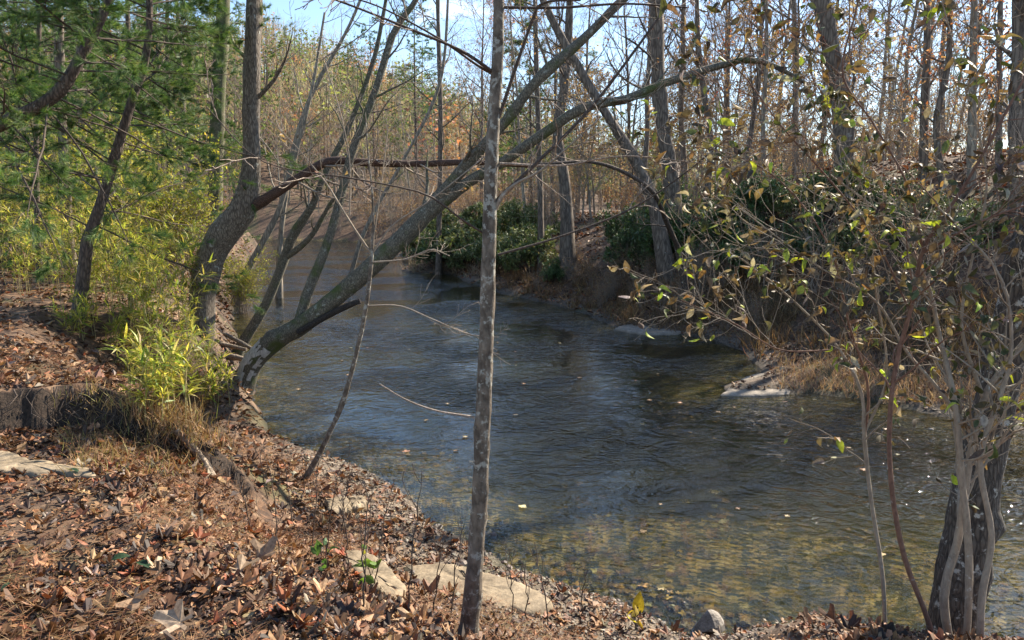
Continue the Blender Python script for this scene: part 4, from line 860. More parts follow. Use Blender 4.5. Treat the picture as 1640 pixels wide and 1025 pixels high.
C_SH = [(0.08, 0.1, 0.04), (0.14, 0.11, 0.065), (0.35, 0.42, 0.05), (0.22, 0.145, 0.07), (0.34, 0.31, 0.26), (0.1, 0.075, 0.05)]
W_SH = [5, 4, 0.8, 1.2, 1.6, 3]
D = 3.7
leafy_shrub('multi_stemmed_shrub', 'grey multi-stemmed shrub with curled olive and brown leaves in front of the black tree', [
    [(1530, 1075, D, 26), (1512, 960, D, 24), (1535, 860, D, 22), (1552, 740, D, 20), (1575, 640, D, 18), (1610, 585, D, 14), (1680, 500, D, 12)],
    [(1545, 1080, D - .1, 20), (1552, 900, D - .1, 20), (1540, 760, D - .1, 18), (1528, 640, D - .1, 15), (1505, 540, D, 12), (1480, 440, D, 9), (1420, 350, D + .1, 6), (1330, 280, D + .2, 4)],
    [(1570, 1080, D - .2, 22), (1572, 960, D - .2, 20), (1588, 860, D - .2, 17), (1570, 740, D - .2, 15), (1600, 640, D - .2, 13), (1620, 560, D - .2, 10), (1600, 440, D - .2, 7), (1500, 330, D - .1, 5)],
    [(1560, 700, D, 14), (1500, 620, D, 10), (1450, 560, D, 8), (1400, 480, D, 6), (1300, 420, D, 4), (1180, 330, D, 3)],
    [(1575, 640, D, 12), (1540, 520, D, 9), (1560, 400, D, 7), (1580, 280, D, 5), (1540, 120, D, 4), (1500, -30, D, 3)]],
    801, [M_stem_grey], 0, cols=C_SH, cw=W_SH, per=3, keep=0.24, n1=18, l1=0.7, t0=0.4)
leafy_shrub('red_stemmed_shrub', 'red-brown stemmed shrub leaning right and spreading leafy twigs, left of the grey shrub', [
    [(1500, 1050, D - .1, 17), (1485, 990, D - .1, 15), (1445, 880, D - .1, 14), (1425, 740, D - .1, 13), (1432, 600, D - .1, 12), (1465, 470, D - .1, 11), (1480, 395, D - .1, 10), (1540, 305, D - .1, 8), (1600, 200, D - .1, 7), (1670, 70, D - .1, 6)],
    [(1478, 400, D - .1, 8), (1455, 300, D - .1, 6), (1400, 200, D, 5), (1350, 120, D, 5), (1370, 20, D, 4), (1390, -60, D, 3)],
    [(1478, 405, D - .1, 7), (1560, 360, D - .2, 6), (1640, 330, D - .2, 5), (1720, 320, D - .2, 4)],
    [(1458, 500, D - .1, 6), (1400, 380, D, 5), (1330, 290, D, 5), (1250, 200, D, 4), (1190, 120, D, 3), (1120, 60, D, 2)]],
    802, [M_stem_red], 0, tw=M_stem_red, cols=C_SH, cw=W_SH, per=3, keep=0.25, n1=18, l1=0.7, t0=0.42)
leafy_shrub('slender_stemmed_shrub', 'slender shrub with two thin stems and leafy arching twigs reaching left over the water', [
    [(1418, 1050, D + .2, 13), (1414, 930, D + .2, 12), (1395, 800, D + .2, 11), (1384, 700, D + .2, 11), (1380, 630, D + .2, 9), (1345, 560, D + .2, 7), (1290, 500, D + .2, 6), (1220, 440, D + .2, 5), (1150, 400, D + .2, 3), (1060, 440, D + .2, 2)],
    [(1384, 700, D + .2, 9), (1390, 620, D + .2, 7), (1360, 520, D + .1, 6), (1330, 400, D, 5), (1260, 300, D, 4), (1180, 250, D, 3), (1080, 230, D, 2)],
    [(1384, 695, D + .2, 7), (1420, 600, D + .2, 6), (1400, 450, D + .1, 5), (1380, 300, D, 4), (1290, 150, D, 3)],
    [(1345, 560, D + .2, 5), (1250, 560, D + .2, 4), (1180, 520, D + .2, 3), (1090, 480, D + .2, 2)]],
    803, [M_stem_grey, M_stem_red], 0, cols=C_SH, cw=[2, 3, 2, 2, 1.5, 1], per=3, keep=0.24, n1=13, l1=0.55, t0=0.35)

# ------------------------------------------------------------------ bushes and cane
rh = [rhododendron(401, 1.3, 1.5, 'x'), rhododendron(402, 1.0, 1.1, 'x'), rhododendron(403, 1.2, 1.3, 'x', cols=C_RH2)]
spots = [(668, 418, 2.1, 1.3, 2), (705, 425, 1.6, 1.3, 1), (745, 432, 1.6, 1.5, 2), (800, 438, 1.3, 1.3, 2), (850, 436, 1.6, 1.3, 2), (700, 385, 2, 1.7, 2), (890, 452, 1.1, .6, 1), (1000, 405, 1.2, 1.0, 0), (1010, 430, 1.4, 1.0, 1),
         (1075, 425, 1.4, 1.2, 0), (1120, 415, 1.8, .8, 1), (1090, 380, 2, 1.1, 0), (1240, 350, 3, .8, 0), (1330, 355, 3, 1.0, 2), (1385, 345, 3, .8, 0), (1180, 380, 2.4, 1.0, 1), (1440, 400, 2.6, 0.7, 0), (1300, 420, 2, .9, 1), (1180, 440, 1.3, .8, 1), (780, 395, 2.2, 1.6, 2), (840, 392, 2.2, 1.5, 2)]
RL = ['large glossy evergreen bush overhanging the water at the upstream corner of the right bank', 'evergreen bush second from the upstream corner of the right bank', 'evergreen bush just left of the slim central trunk', 'evergreen bush just right of the slim central trunk', 'evergreen bush below the curved brown tree', 'tall evergreen bush behind the upstream corner bush',
      'small evergreen bush at the foot of the sunlit red slope', 'evergreen bush right of the sunlit red slope', 'low evergreen bush left of the mossy arch foot', 'dark evergreen bush at the foot of the mossy arch', 'dark evergreen bush just right of the mossy arch foot', 'evergreen bush above the foot of the mossy arch', 'evergreen bush high on the slope left of the bright green one',
      'bright green evergreen bush high on the right slope', 'evergreen bush below the large dark leaning ridge tree', 'evergreen bush on the slope above the pale flat stones', 'evergreen bush on the slope behind the red stem', 'evergreen bush low on the shaded slope', 'small evergreen bush low on the slope right of the dark bushes', 'evergreen bush up the bank behind the slim central trunk', 'evergreen bush up the bank below the slender ridge trunk']
rf = {}
for k, (a, b_, zg, s, i) in enumerate(spots):
    p = on_ground(a, b_, zg)
    z, d, l = terrain(np.array([p[0]]), np.array([p[1]]))
    if d[0] < 0.5: p[1] += 1.2
    drop(rh[i], i not in rf, p[0], p[1], g0.uniform(0, 6.28), s, RL[k], 'evergreen bushes on the right bank'); rf[i] = 1
for k in range(14):
    p = on_ground(g0.uniform(1110, 1560), g0.uniform(330, 450)); drop(rh[int(g0.choice([1, 2, 2]))], False, p[0], p[1], g0.uniform(0, 6.28), g0.uniform(0.4, 0.65), 'low evergreen clump in the brush of the right slope', 'low evergreen clumps on the right slope')
cn = [cane_clump(601, 1.5, 13, 0.22, 'x'), cane_clump(602, 2.1, 20, 0.5, 'x', cw=(2, 4, 2, 1)), cane_clump(603, 0.8, 9, 0.12, 'x')]
cs = [(40, 430, 1.6, 1.1, 1), (95, 440, 1.6, 1.0, 1), (150, 455, 1.6, 1.0, 1), (205, 450, 1.6, 1.1, 1), (60, 395, 1.7, 1.1, 1), (130, 400, 1.7, 1.2, 1), (200, 400, 1.7, 1.1, 1), (250, 470, 1.5, 0.9, 0), (290, 520, 1.3, 1.0, 0), (230, 540, 1.5, 1.0, 0), (185, 500, 1.5, 1.0, 0), (140, 510, 1.5, .8, 0),
      (290, 590, 1.1, 0.65, 0), (325, 620, 0.9, 0.55, 0), (235, 625, 1.4, 0.9, 2), (285, 665, 1.1, 0.9, 2), (345, 650, 0.6, 0.9, 2), (10, 440, 1.6, 1.1, 1), (200, 570, 1.5, 0.8, 2), (255, 580, 1.4, 1, 0), (240, 670, 1.3, .8, 2), (30, 470, 1.6, .8, 0), (80, 465, 1.6, .7, 0), (165, 480, 1.6, .8, 0), (130, 540, 1.5, .8, 2), (215, 490, 1.5, .8, 0)]
CL = ['tall yellow-green cane clump at the left edge of the thicket', 'tall cane clump in the left of the thicket beside the leftmost straight pine', 'tall cane clump in front of the dark leaning pine', 'tall cane clump right of the dark leaning pine', 'cane clump at the back left of the thicket', 'cane clump at the back of the thicket behind the dark leaning pine', 'cane clump at the back right of the thicket', 'cane clump left of the grey-barked tree', 'cane clump hanging beside the foot of the grey-barked tree', 'cane clump at the front of the thicket where the leafy path begins', 'cane clump in the middle front of the thicket', 'low cane clump at the left front of the thicket',
      'cane clump drooping over the bank below the grey-barked tree', 'bright cane tuft drooping over the bank right above the dry grass', 'small cane tuft among leaves on the bank top', 'small cane tuft on the bank edge above the leaning log', 'dark green tuft near the foot of the peeled leaning trunk', 'tall cane clump cut by the left edge of the picture', 'small cane tuft at the edge of the leafy path', 'cane clump between the path and the drooping clump', 'small pale tuft above the eroded ledge', 'loose cane clump at the left edge of the leafy path', 'loose cane clump between the leftmost clumps', 'thin cane clump in front of the middle of the thicket', 'thin cane tuft on the litter below the thicket', 'thin cane clump right of the dark leaning pine foot']
cf = {}
for k, (a, b_, zg, s, i) in enumerate(cs):
    p = on_ground(a, b_, zg); drop(cn[i], i not in cf, p[0], p[1], g0.uniform(0, 6.28), s, CL[k], 'river cane on the left bank'); cf[i] = 1
# yellow-green bushes behind the cane
yb = [bare_shrub(311, 2.9, C_YG, 1.0, 'x', 'yellow_leaved_bush', n=24)]
for k, (a, b_, Y, s, lb) in enumerate([(285, 430, 17, 1.0, 'glowing yellow-green bush left of the grey-barked tree'), (240, 420, 20, 1.0, 'yellow-green bush behind the dark leaning pine'), (60, 420, 22, 1.0, 'yellow-green bush behind the cane at the left'), (170, 415, 20, 1.2, 'yellow-green bush far behind the middle of the cane'), (120, 415, 18, 1.1, 'yellow-green bush between the straight pine trunks'), (10, 415, 20, 1.1, 'yellow-green bush at the left edge behind the cane'), (385, 420, 22, 0.6, 'low yellow-green bush on the left waterline right of the grey-barked tree')]):
    p = at(a, b_, Y); drop(yb[0], k == 0, p[0], p[1], g0.uniform(0, 6.28), s, lb, 'yellow-green bushes on the left bank')

# ------------------------------------------------------------------ stones
SLABS = []
def stone(name, label, outline, z0, th, mat, seed, group=None, cat='rock', slope=(0, 0)):
    """flat stone: outline in photo pixels laid on height z0, thickness th, worn edges"""
    g = np.random.default_rng(seed)
    if not z0 < 0: z0 = on_ground(*np.mean(outline, 0))[2] + (0.06 if seed != 3 else 0.025) - th
    pts = np.array([on_z(a, b_, z0 + th)[:2] for a, b_ in outline]); n = 72
    SLABS.append(np.array([np.mean(pts, 0) + (p - np.mean(pts, 0)) * 0.93 for p in pts]))
    P = resample(np.vstack([np.c_[pts, np.zeros(len(pts))], [*pts[0], 0]]), n + 1)[:-1, :2]; c = P.mean(0); P = P + g.normal(size=P.shape) * 0.008
    rings = [(1.0, -th - 0.12), (1.03, -th * 0.7), (1.0, -th * 0.3), (0.975, -0.012), (0.93, 0.0), (0.8, 0.004), (0.65, 0.006), (0.5, 0.006), (0.35, 0.006), (0.2, 0.006), (0.08, 0.006)]; root_v = []
    for s, dz in rings:
        q = c + (P - c) * s; ax = q[:, 0] * 1.0; nz = 0.016 * fbm(q[:, 0] + seed, q[:, 1], 5.0, 4, seed); nz += 0.008 * np.floor(2.5 * (vnoise(q[:, 0] * 2.2, q[:, 1] * 4, seed + 3) + .5))
        root_v.append(np.c_[q - c, dz + (nz if s < 0.98 else 0) + slope[0] * (q[:, 0] - c[0]) + slope[1] * (q[:, 1] - c[1])])
    V = np.vstack(root_v + [[[0, 0, float(root_v[-1][:, 2].mean())]]])
    m_ = MB(); q = np.array([[k * n + i, k * n + (i + 1) % n, (k + 1) * n + (i + 1) % n, (k + 1) * n + i] for k in range(len(rings) - 1) for i in range(n)])
    tri = np.array([[(len(rings) - 1) * n + i, (len(rings) - 1) * n + (i + 1) % n, len(rings) * n] for i in range(n)])
    m_.v.append(V); m_.f += [q, tri]; m_.t.append(np.full((len(V), 3), .5)); m_.n = len(V)
    o = m_.build(name, mat, smooth=True); o.location = (c[0], c[1], z0 + th); tag(o, label, cat, group); return o
stone('rock_slab', 'large flat tan rock slab beside the foot of the slim central tree', [(640, 905), (700, 900), (780, 918), (850, 940), (884, 962), (850, 982), (780, 975), (700, 950), (650, 930)], 0.36, 0.12, M_rock, 1, slope=(0.02, 0.0))
stone('rock_slab', 'narrow curved tan rock edge left of the large slab', [(540, 880), (590, 885), (630, 915), (650, 950), (630, 975), (600, 945), (560, 910)], 0.55, 0.1, M_rock, 2)
stone('rock_slab', 'smooth tan rock slab half buried at the left edge below the eroded ledge', [(-60, 722), (0, 722), (60, 738), (150, 752), (120, 758), (30, 757), (-60, 752)], 1.24, 0.05, M_rock, 3)
stone('rock_slab', 'small square tan slab in the gravel behind the thin sapling', [(520, 800), (552, 796), (560, 812), (530, 820)], 0.28, 0.05, M_rock, 4)
stone('rock_slab', 'small tan slab just right of the square one in the gravel', [(556, 798), (582, 797), (584, 808), (562, 812)], 0.27, 0.04, M_rock, 5)
stone('flat_stone', 'pale flat stone tongue at the right waterline, the nearer and larger one', [(1155, 632), (1180, 610), (1215, 598), (1262, 604), (1275, 625), (1220, 632)], -0.04, 0.062, M_rock_pale, 6)
stone('flat_stone', 'pale flat stone tongue at the right waterline, the farther and smaller one', [(985, 525), (1010, 516), (1060, 520), (1110, 530), (1050, 533), (1015, 531)], -0.04, 0.1, M_rock_pale, 7)
# ------------------------------------------------------------------ leaf litter, grass, gravel
def sample_view(n, r0, r1, p=1.6, a0=-0.66, a1=0.66, g=rng):
    """random spots in front of the camera, denser near"""
    u = g.random(n); r = (r0 ** (2 - p) + u * (r1 ** (2 - p) - r0 ** (2 - p))) ** (1 / (2 - p)); a = g.uniform(a0, a1, n)
    return r * np.sin(a), r * np.cos(a)
C_LIT = [(0.22, 0.11, 0.05), (0.33, 0.185, 0.09), (0.12, 0.056, 0.027), (0.045, 0.026, 0.017), (0.42, 0.28, 0.16), (0.26, 0.085, 0.032), (0.28, 0.23, 0.18)]
W_LIT = [4, 3, 4, 4.5, 1, 0.8, 0.7]
def litter():
    g = np.random.default_rng(900); mb = MB()
    def put(x, y, size, tmpl, tilt, lift, cols=C_LIT, w=W_LIT):
        z, d, l = terrain(x, y); s = size * g.uniform(0.45, 1.25, len(x)); keep = (d > 0.12) & ~((x < -1.9) & (np.abs(y - 0.02 - ledge(x, y)) < 0.13))
        dens = np.where(l, np.where(x < -2.9, 1.0, S((d - 0.3) / 1.8) * 0.8 + 0.3), 0.85); keep &= g.random(len(x)) < dens
        keep &= ~((y < 9) & np.any([inside(x, y, q) for q in SLABS], 0) & (g.random(len(x)) < 0.93))
        keep &= g.random(len(x)) < 0.35 + 1.1 * S(fbm(x, y, 1.5, 3, 61) * 1.6 + 0.5)
        x, y, z, s = x[keep], y[keep], z[keep], s[keep]; idx = g.integers(0, len(tmpl), len(x)); M = rand_rot(len(x), tilt, g); tint = palette(cols, w, len(x), 0.22, g)
        pos = np.stack([x, y, z + lift * g.random(len(x)) + 0.006], 1)
        for q in range(len(tmpl)):
            k = idx == q; stamp(mb, *tmpl[q], M[k], s[k], pos[k], tint[k])
    x, y = sample_view(9000, 1.6, 7.5, 1.0, g=g); put(x, y, 0.105, LOBED, 0.3, 0.02)
    x, y = sample_view(60000, 1.6, 9, 1.1, g=g); put(x, y, 0.03, QUADS, 0.4, 0.02)
    x, y = sample_view(44000, 1.6, 10, 1.1, g=g); put(x, y, 0.052, ELL + LOBED, 0.32, 0.02)
    x, y = sample_view(60000, 6, 30, 1.2, g=g); put(x, y, 0.1, QUADS, 0.5, 0.03)
    x, y = sample_view(60000, 20, 60, 1.0, g=g); put(x, y, 0.2, QUADS, 0.6, 0.03)
    o = mb.build('leaf_litter', M_litter, smooth=False); tag(o, 'carpet of dry brown fallen leaves covering the banks', 'leaf litter', kind='stuff')
litter()
def needles_litter():
    g = np.random.default_rng(901); mb = MB(); x, y = sample_view(62000, 1.6, 9, 1.0, -0.66, 0.3, g); z, d, l = terrain(x, y)
    clump = fbm(x, y, 1.1, 3, 44) > -0.12; k = (d > 0.9) & clump; x, y, z = x[k], y[k], z[k]
    tv = np.array([[0, 0.008, 0], [0, -0.008, 0], [0.5, -0.008, 0.03], [0.5, 0.008, 0.03], [1, 0, 0.0]]); tf = np.array([[0, 1, 2], [0, 2, 3], [3, 2, 4]])
    stamp(mb, tv, tf, rand_rot(len(x), 0.22, g), g.uniform(0.06, 0.13, len(x)), np.stack([x, y, z + 0.02 + 0.035 * g.random(len(x))], 1), palette([(0.3, 0.17, 0.08), (0.22, 0.1, 0.045), (0.42, 0.27, 0.14)], [2, 3, 1], len(x), 0.2, g))
    tag(mb.build('pine_needle_litter', M_litter), 'scattered rust-coloured pine needles on the near bank', 'pine needles', kind='stuff')
needles_litter()
def gravel():
    g = np.random.default_rng(902); mb = MB(); 
    ico = []; 
    bmv = np.array([[1, 0, 0], [-1, 0, 0], [0, 1, 0], [0, -1, 0], [0, 0, 1], [0, 0, -1], [.6, .6, .5], [-.6, .6, .5], [.6, -.6, .5], [-.6, -.6, .5]], float)
    tf = np.array([[4, 6, 7], [4, 7, 9], [4, 9, 8], [4, 8, 6], [0, 6, 8], [6, 2, 7], [7, 1, 9], [9, 3, 8], [0, 2, 6], [2, 1, 7], [1, 3, 9], [3, 0, 8]]) ; bmv[:, :] *= 0.5
    x, y = sample_view(30000, 3.5, 13, 1.0, -0.5, 0.35, g); z, d, l = terrain(x, y); k = (d > -0.5) & (d < 1.35) & l & (x > -3.0); x, y, z = x[k], y[k], z[k]
    s = g.lognormal(-3.75, 0.45, len(x)); s3 = np.stack([s, s * g.uniform(0.6, 1, len(x)), s * g.uniform(0.35, 0.7, len(x))], 1)
    stamp(mb, bmv, tf, rand_rot(len(x), 0.3, g), s3, np.stack([x, y, z + s * 0.1], 1), palette([(0.13, 0.1, 0.075), (0.2, 0.16, 0.12), (0.07, 0.052, 0.038), (0.32, 0.27, 0.21)], [3, 3, 3, 1], len(x), 0.2, g))
    tag(mb.build('gravel', M_pebble, smooth=False), 'grey-brown gravel along the near waterline', 'gravel', kind='stuff')
gravel()
def sunken():
    g = np.random.default_rng(903); mb = MB(); x, y = sample_view(4500, 4.4, 14, 1.0, -0.35, 0.66, g); z, d, l = terrain(x, y); k = (d < -0.1) & (z > -0.5) & (fbm(x, y, 0.8, 3, 12) > -0.1) & (g.random(len(x)) < np.exp(z * 3.2)); x, y, z = x[k], y[k], z[k]
    idx = g.integers(0, 3, len(x)); M = rand_rot(len(x), 0.1, g); tint = palette([(0.5, 0.33, 0.1), (0.32, 0.18, 0.07), (0.15, 0.08, 0.04), (0.6, 0.48, 0.24)], [2, 3, 4, 0.8], len(x), 0.2, g)
    for q in range(3):
        kk = idx == q; s_ = 0.12 * g.uniform(0.5, 1.2, kk.sum()); stamp(mb, *LOBED[q], M[kk], np.stack([s_, s_ * .9, s_ * .25], 1), np.stack([x, y, z + 0.012], 1)[kk], tint[kk])
    tag(mb.build('sunken_leaves', M_litter, smooth=False), 'yellow and brown leaves lying on the shallow creek bed', 'leaves', kind='stuff')
sunken()
def floating():
    g = np.random.default_rng(904); mb = MB(); x, y = sample_view(80, 5, 24, 1.0, -0.45, 0.66, g); z, d, l = terrain(x, y); k = (d < -0.15); x, y = x[k], y[k]
    stamp(mb, *t_lobed(0.1, 9), rand_rot(len(x), 0.03, g), 0.10 * g.uniform(0.5, 1.2, len(x)), np.stack([x, y, np.full(len(x), 0.012)], 1), palette([(0.5, 0.33, 0.18), (0.36, 0.22, 0.12), (0.6, 0.5, 0.3)], [2, 2, 1], len(x), 0.2, g))
    tag(mb.build('floating_leaves', M_litter, smooth=False), 'loose leaves drifting on the water', 'leaves', kind='stuff')
floating()
def dry_grass():
    g = np.random.default_rng(905); mb = MB(); tv, tf = t_blade(0.035, 0.45)
    X = []; 
    def patch(n, px0, px1, py0, py1, zg, size, cols, w, spread=0.0, per=14):
        for _ in range(n):
            p = on_ground(g.uniform(px0, px1), g.uniform(py0, py1), zg); z, d, l = terrain(np.array([p[0]]), np.array([p[1]]))
            if d[0] < 0.08: continue
            x = p[0] + g.normal(size=per) * 0.09; y = p[1] + g.normal(size=per) * 0.09; zz = np.full(per, p[2] - 0.01)
            dr = norm(np.stack([g.normal(size=per) * 0.5, g.normal(size=per) * 0.5, np.ones(per)], 1)); stamp(mb, tv, tf, frame_from(dr, g), size * g.uniform(0.5, 1.2, per), np.stack([x, y, zz], 1), palette(cols, w, per, 0.2, g))
    tan = [(0.34, 0.26, 0.18), (0.26, 0.18, 0.12), (0.42, 0.35, 0.26)]; dk = [(0.2, 0.13, 0.07), (0.3, 0.2, 0.11), (0.13, 0.08, 0.05)]
    patch(520, 1250, 1660, 575, 650, 0.3, 0.2, [(0.4, 0.27, 0.19), (0.3, 0.2, 0.14), (0.48, 0.36, 0.27)], [2, 3, 1]); patch(480, 800, 1250, 430, 520, 0.4, 0.42, dk, [2, 2, 1]); patch(200, 900, 1260, 500, 560, 0.3, 0.36, dk, [2, 2, 1])
    patch(240, 1200, 1660, 480, 580, 0.8, 0.4, dk, [2, 2, 1]); patch(110, 240, 350, 620, 730, 1.0, 0.16, [(0.24, 0.15, 0.08), (0.34, 0.24, 0.14)], [1, 1]); patch(120, 120, 330, 640, 760, 1.3, 0.13, [(0.4, 0.27, 0.14), (0.3, 0.28, 0.1)], [2, 1])
    patch(120, 640, 800, 420, 445, 0.2, 0.5, tan, [1, 1, 1]); patch(160, 370, 420, 430, 520, 0.6, 0.35, [(0.5, 0.3, 0.1), (0.5, 0.4, 0.15)], [1, 1])
    tag(mb.build('dry_grass', M_grass), 'tufts of dry tan grass along both banks', 'grass', kind='stuff')
dry_grass()

def boulder(name, label, p, s, mat, seed, squash=(1, 1, 0.8), group=None):
    g = np.random.default_rng(seed); n, mrow = 14, 9; V = []
    for a in range(mrow):
        th_ = math.pi * a / (mrow - 1)
        for b_ in range(n):
            ph = 2 * math.pi * b_ / n; V.append([math.sin(th_) * math.cos(ph), math.sin(th_) * math.sin(ph), math.cos(th_)])
    V = np.array(V)
    for _ in range(9):
        nn = norm(g.normal(size=3)); dd = g.uniform(0.45, 0.75); t = V @ nn; V = np.where((t > dd)[:, None], V - nn * (t - dd)[:, None], V)
    V = V * np.array(squash) * s + 0.0
    F = np.array([[a * n + b_, a * n + (b_ + 1) % n, (a + 1) * n + (b_ + 1) % n, (a + 1) * n + b_] for a in range(mrow - 1) for b_ in range(n)])
    m_ = MB(); m_.add(V, F); o = m_.build(name, mat, smooth=False); o.location = tuple(p); return tag(o, label, 'rock', group)
boulder('rock', 'grey angular rock standing in the shallow water at the bottom', on_z(1132, 1003, 0.0) + [0, 0, 0.0], 0.135, M_rock_grey, 21, (1, 0.9, 0.95))
for k, (a, b_, s, lb) in enumerate([(812, 932, 0.04, 'small pale stone on the waterline right behind the big slab'), (768, 905, 0.05, 'small brown stone behind the slim tree'), (655, 800, 0.06, 'dark stone on the waterline right of the gravel'), (700, 848, 0.07, 'dark mossy stone on the waterline above the slab'), (740, 872, 0.06, 'brown stone at the tip of the gravel'),
        (590, 770, 0.05, 'stone in the gravel near the thin sapling'), (655, 912, 0.05, 'stone resting at the back of the big slab'), (1490, 688, 0.05, 'pale stone breaking the water below the right bank'), (450, 745, 0.05, 'stone near the foot of the thin sapling'), (1060, 1000, 0.04, 'reddish stone at the edge of the bottom leaves')]):
    p = on_ground(a, b_, 0.2); p[2] = max(p[2], -0.02) + s * 0.2; boulder('stone', lb, p, s, M_rock_grey if k % 2 else M_rock, 30 + k, (1, 0.8, 0.5), 'loose stones along the near waterline' if k != 7 else None)

# ------------------------------------------------------------------ dead wood, seedlings, single leaves
def stick(name, label, pts, mat, cat='log', seed=1, sides=9, n1=0, cap=True, lay=False):
    pts = [(a, b_, on_ground(a, b_)[1] - 0.06 if lay else c, w) for a, b_, c, w in pts]
    q = px_path(pts, 20); base = q[0, :3].copy(); q[:, :3] -= base; m_ = MB(); rough_tube(m_, q, sides, 0.08, seed, 0, cap); o = m_.build(name, mat); o.location = base; return tag(o, label, cat)
def depth_of(px, py, z): return on_z(px, py, z)[1]
stick('log', 'short grey log leaning down the bank by the dry grass tuft', [(282, 688, 7.0, 15), (305, 712, 6.9, 16), (330, 745, 6.75, 15), (345, 770, 6.6, 14)], M_log, seed=41, lay=True)
gq = np.random.default_rng(66); rm = MB()
xx = gq.uniform(-6.5, -2.1, 150); yy = ledge(xx, np.full(150, 5.75)) + 0.03; tz = terrain(xx, yy + 0.12)[0]
Pr = np.stack([np.stack([xx + gq.normal(size=150) * .02 * k, yy - 0.035 * k + gq.normal(size=150) * .012 * k, tz + 0.01 - 0.045 * k ** 1.2], 1) for k in range(6)], 1)
add_tubes(rm, Pr, np.tile(np.linspace(0.006, 0.0015, 6), (150, 1)) * gq.uniform(0.5, 1.4, (150, 1)), 4)
tag(rm.build('exposed_roots', M_twig_dark), 'fine dark roots hanging from the eroded ledge at the left', 'roots', kind='stuff')
for k, (pp, lb) in enumerate([([(325, 545, 12.6, 10), (360, 552, 12.5, 9), (395, 560, 12.4, 7)], 'grey driftwood pole behind the grey-barked tree foot'), ([(335, 575, 12.2, 13), (375, 572, 12.1, 12), (402, 580, 12, 9)], 'thick driftwood branch beside the peeled trunk'), ([(360, 535, 12.8, 8), (385, 548, 12.6, 8), (415, 566, 12.4, 6)], 'dark driftwood branch poking out over the water'), ([(340, 560, 12.4, 7), (365, 585, 12.1, 7), (385, 600, 11.9, 6)], 'thin driftwood branch pointing down at the peeled trunk')]):
    stick('driftwood', lb, pp, M_log if k != 2 else M_bark_grey, 'driftwood', 50 + k)
def seedling(px, py, h, seed, label, lean=0.1, leafc=None, nl=0, zg=1.1):
    g = np.random.default_rng(seed); p = on_ground(px, py, zg); root = thing('bare_seedling' if not leafc else 'leafy_seedling', label, 'plant', p, group='thin twigs and seedlings on the near bank')
    a = g.uniform(0, 6.28); q = resample([[0, 0, -0.03, 0.006], [lean * h * math.cos(a) * .4, lean * h * math.sin(a) * .4, h * .5, 0.0045], [lean * h * math.cos(a), lean * h * math.sin(a), h, 0.0025]], 10); q[1:, :3] += g.normal(size=(9, 3)) * 0.006
    m_ = MB(); P, R = rough_tube(m_, q, 6, 0.05, seed); P1, R1 = grow(P, R, 5, 0.4, 0.6, 0.6, 6, 0.3, 1, 0.1, 0.12, 0.002, 0.4, g=g); add_tubes(m_, P1, R1, 4); m_.build('stem', M_twig_dark, root)
    if leafc: f_ = MB(); leaves_on(f_, P1, R1, nl, 0.085, ELL, leafc, [1] * len(leafc), 0.3, 0.1, 0.15, 1.0, g); f_.build('foliage', M_leaf, root)
SD = [(405, 860, .5), (430, 800, .45), (470, 840, .5), (500, 880, .55), (520, 900, .6), (545, 860, .45), (560, 930, .5), (600, 940, .5), (655, 985, .62), (690, 990, .45), (720, 990, .5), (820, 985, .35), (845, 995, .3), (930, 1000, .35), (880, 1005, .4), (450, 900, .5), (580, 985, .5), (485, 800, .35)]
wh = ['left of the leaf pile at the bank edge', 'beside the thin sapling foot', 'above the large curled leaf', 'at the bank edge above the narrow rock edge', 'with dark twin twigs over the narrow rock', 'nearest the square slab', 'in front of the narrow rock edge', 'over the left end of the big slab', 'tallest dark forked one in front of the big slab', 'just left of the slim tree foot', 'touching the slim tree foot', 'right of the slim tree foot', 'in front of the big slab right end', 'standing alone in the leaves right of the slab', 'at the bottom edge below the slab corner', 'rising from the curled leaf pile', 'at the bottom left of the slab', 'beside the driftwood roots']
for k, (a, b_, h) in enumerate(SD): seedling(a, b_, h * 1.25, 1000 + k, 'thin leafless twig ' + wh[k], 0.2, zg=0.8)
seedling(598, 950, 0.28, 1050, 'seedling with broad green leaves above the narrow rock edge', 0.2, [(0.12, 0.22, 0.04), (0.3, 0.36, 0.06)], 2, 0.9)
seedling(520, 925, 0.2, 1051, 'seedling with small dark green leaves at the bank edge', 0.2, [(0.05, 0.12, 0.04), (0.1, 0.2, 0.05)], 2, 0.9)
seedling(1018, 1010, 0.12, 1052, 'tiny seedling with a yellow leaf at the bottom waterline', 0.2, [(0.45, 0.36, 0.06)], 1, 0.2)
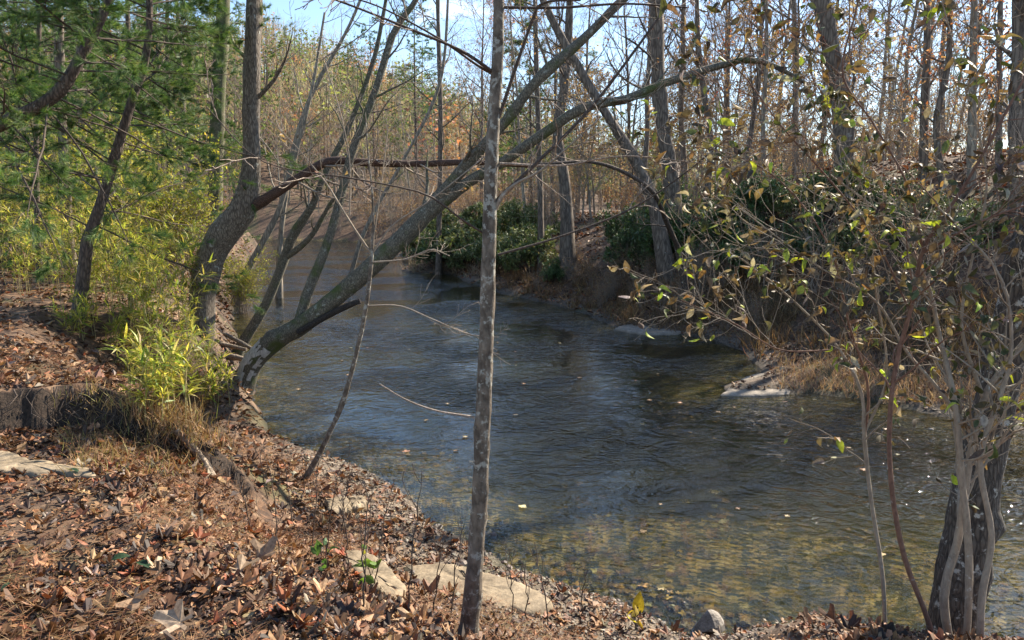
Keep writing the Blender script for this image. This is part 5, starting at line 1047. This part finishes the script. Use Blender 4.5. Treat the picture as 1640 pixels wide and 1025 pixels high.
def one_leaf(px, py, size, tint, label, seed, lobed=True, tilt=(0.5, 0, 0), zg=1.0, lift=0.05):
    v, f = t_lobed(0.7, seed, 5) if lobed else t_ellipse(0.4, 0.3, 0.55, 7)
    # refine the lobed outline
    p = on_ground(px, py, zg); m_ = MB(); m_.add(v * size * 0.8, f, np.array(tint) * 0.72); o = m_.build('fallen_leaf', M_litter if lobed else M_leaf, smooth=False); o.location = (p[0], p[1], p[2] + lift); o.rotation_euler = tilt; tag(o, label, 'leaf', 'single large leaves on the near bank'); return o
for k, a in enumerate([(420, 905, .26, (.44, .3, .18), 'large curled tan sycamore leaf tilted at the bank edge'), (385, 930, .22, (.4, .28, .17), 'large flat tan leaf below the curled one'), (690, 960, .24, (.34, .17, .09), 'large brown leaf hanging beside the slim tree foot'), (600, 1000, .2, (.5, .3, .16), 'large orange-brown leaf at the bottom edge left of the slim tree'), (660, 1005, .2, (.54, .38, .23), 'large pale tan leaf at the bottom edge beside the slim tree'), (290, 870, .17, (.5, .33, .2), 'large tan leaf in the middle of the leafy bank'), (215, 975, .2, (.42, .28, .17), 'large star-shaped tan leaf near the bottom left'), (55, 865, .17, (.52, .3, .17), 'large orange leaf near the left edge'), (165, 845, .15, (.5, .3, .17), 'large pointed tan leaf above the orange one'), (290, 1015, .22, (.48, .36, .25), 'large pale leaf at the bottom edge'), (550, 900, .16, (.4, .09, .03), 'red leaf caught among twigs at the bank edge')]):
    one_leaf(a[0], a[1], a[2], a[3], a[4], 70 + k, tilt=(g0.uniform(-.7, .7), g0.uniform(-.5, .5), g0.uniform(0, 6.28)), zg=1.2)
for k, a in enumerate([(180, 912, .1, (.05, .11, .05), 'dark green oval leaf lying on the litter, the left one of the pair'), (220, 915, .11, (.04, .1, .045), 'dark green oval leaf lying on the litter, the right one of the pair'), (20, 948, .08, (.05, .1, .05), 'dark green oval leaf near the lower left corner'), (112, 762, .1, (.04, .1, .05), 'dark green leaf below the rock slab at the left')]):
    one_leaf(a[0], a[1], a[2], a[3], a[4], 90 + k, False, (g0.uniform(-.3, .3), g0.uniform(-.3, .3), g0.uniform(0, 6.28)), 1.2)
o = one_leaf(1022, 985, .2, (.3, .24, .03), 'upright olive-yellow leaf standing on the waterline at the bottom', 99, False, (0, -1.45, 1.2), 0.2, 0.0)
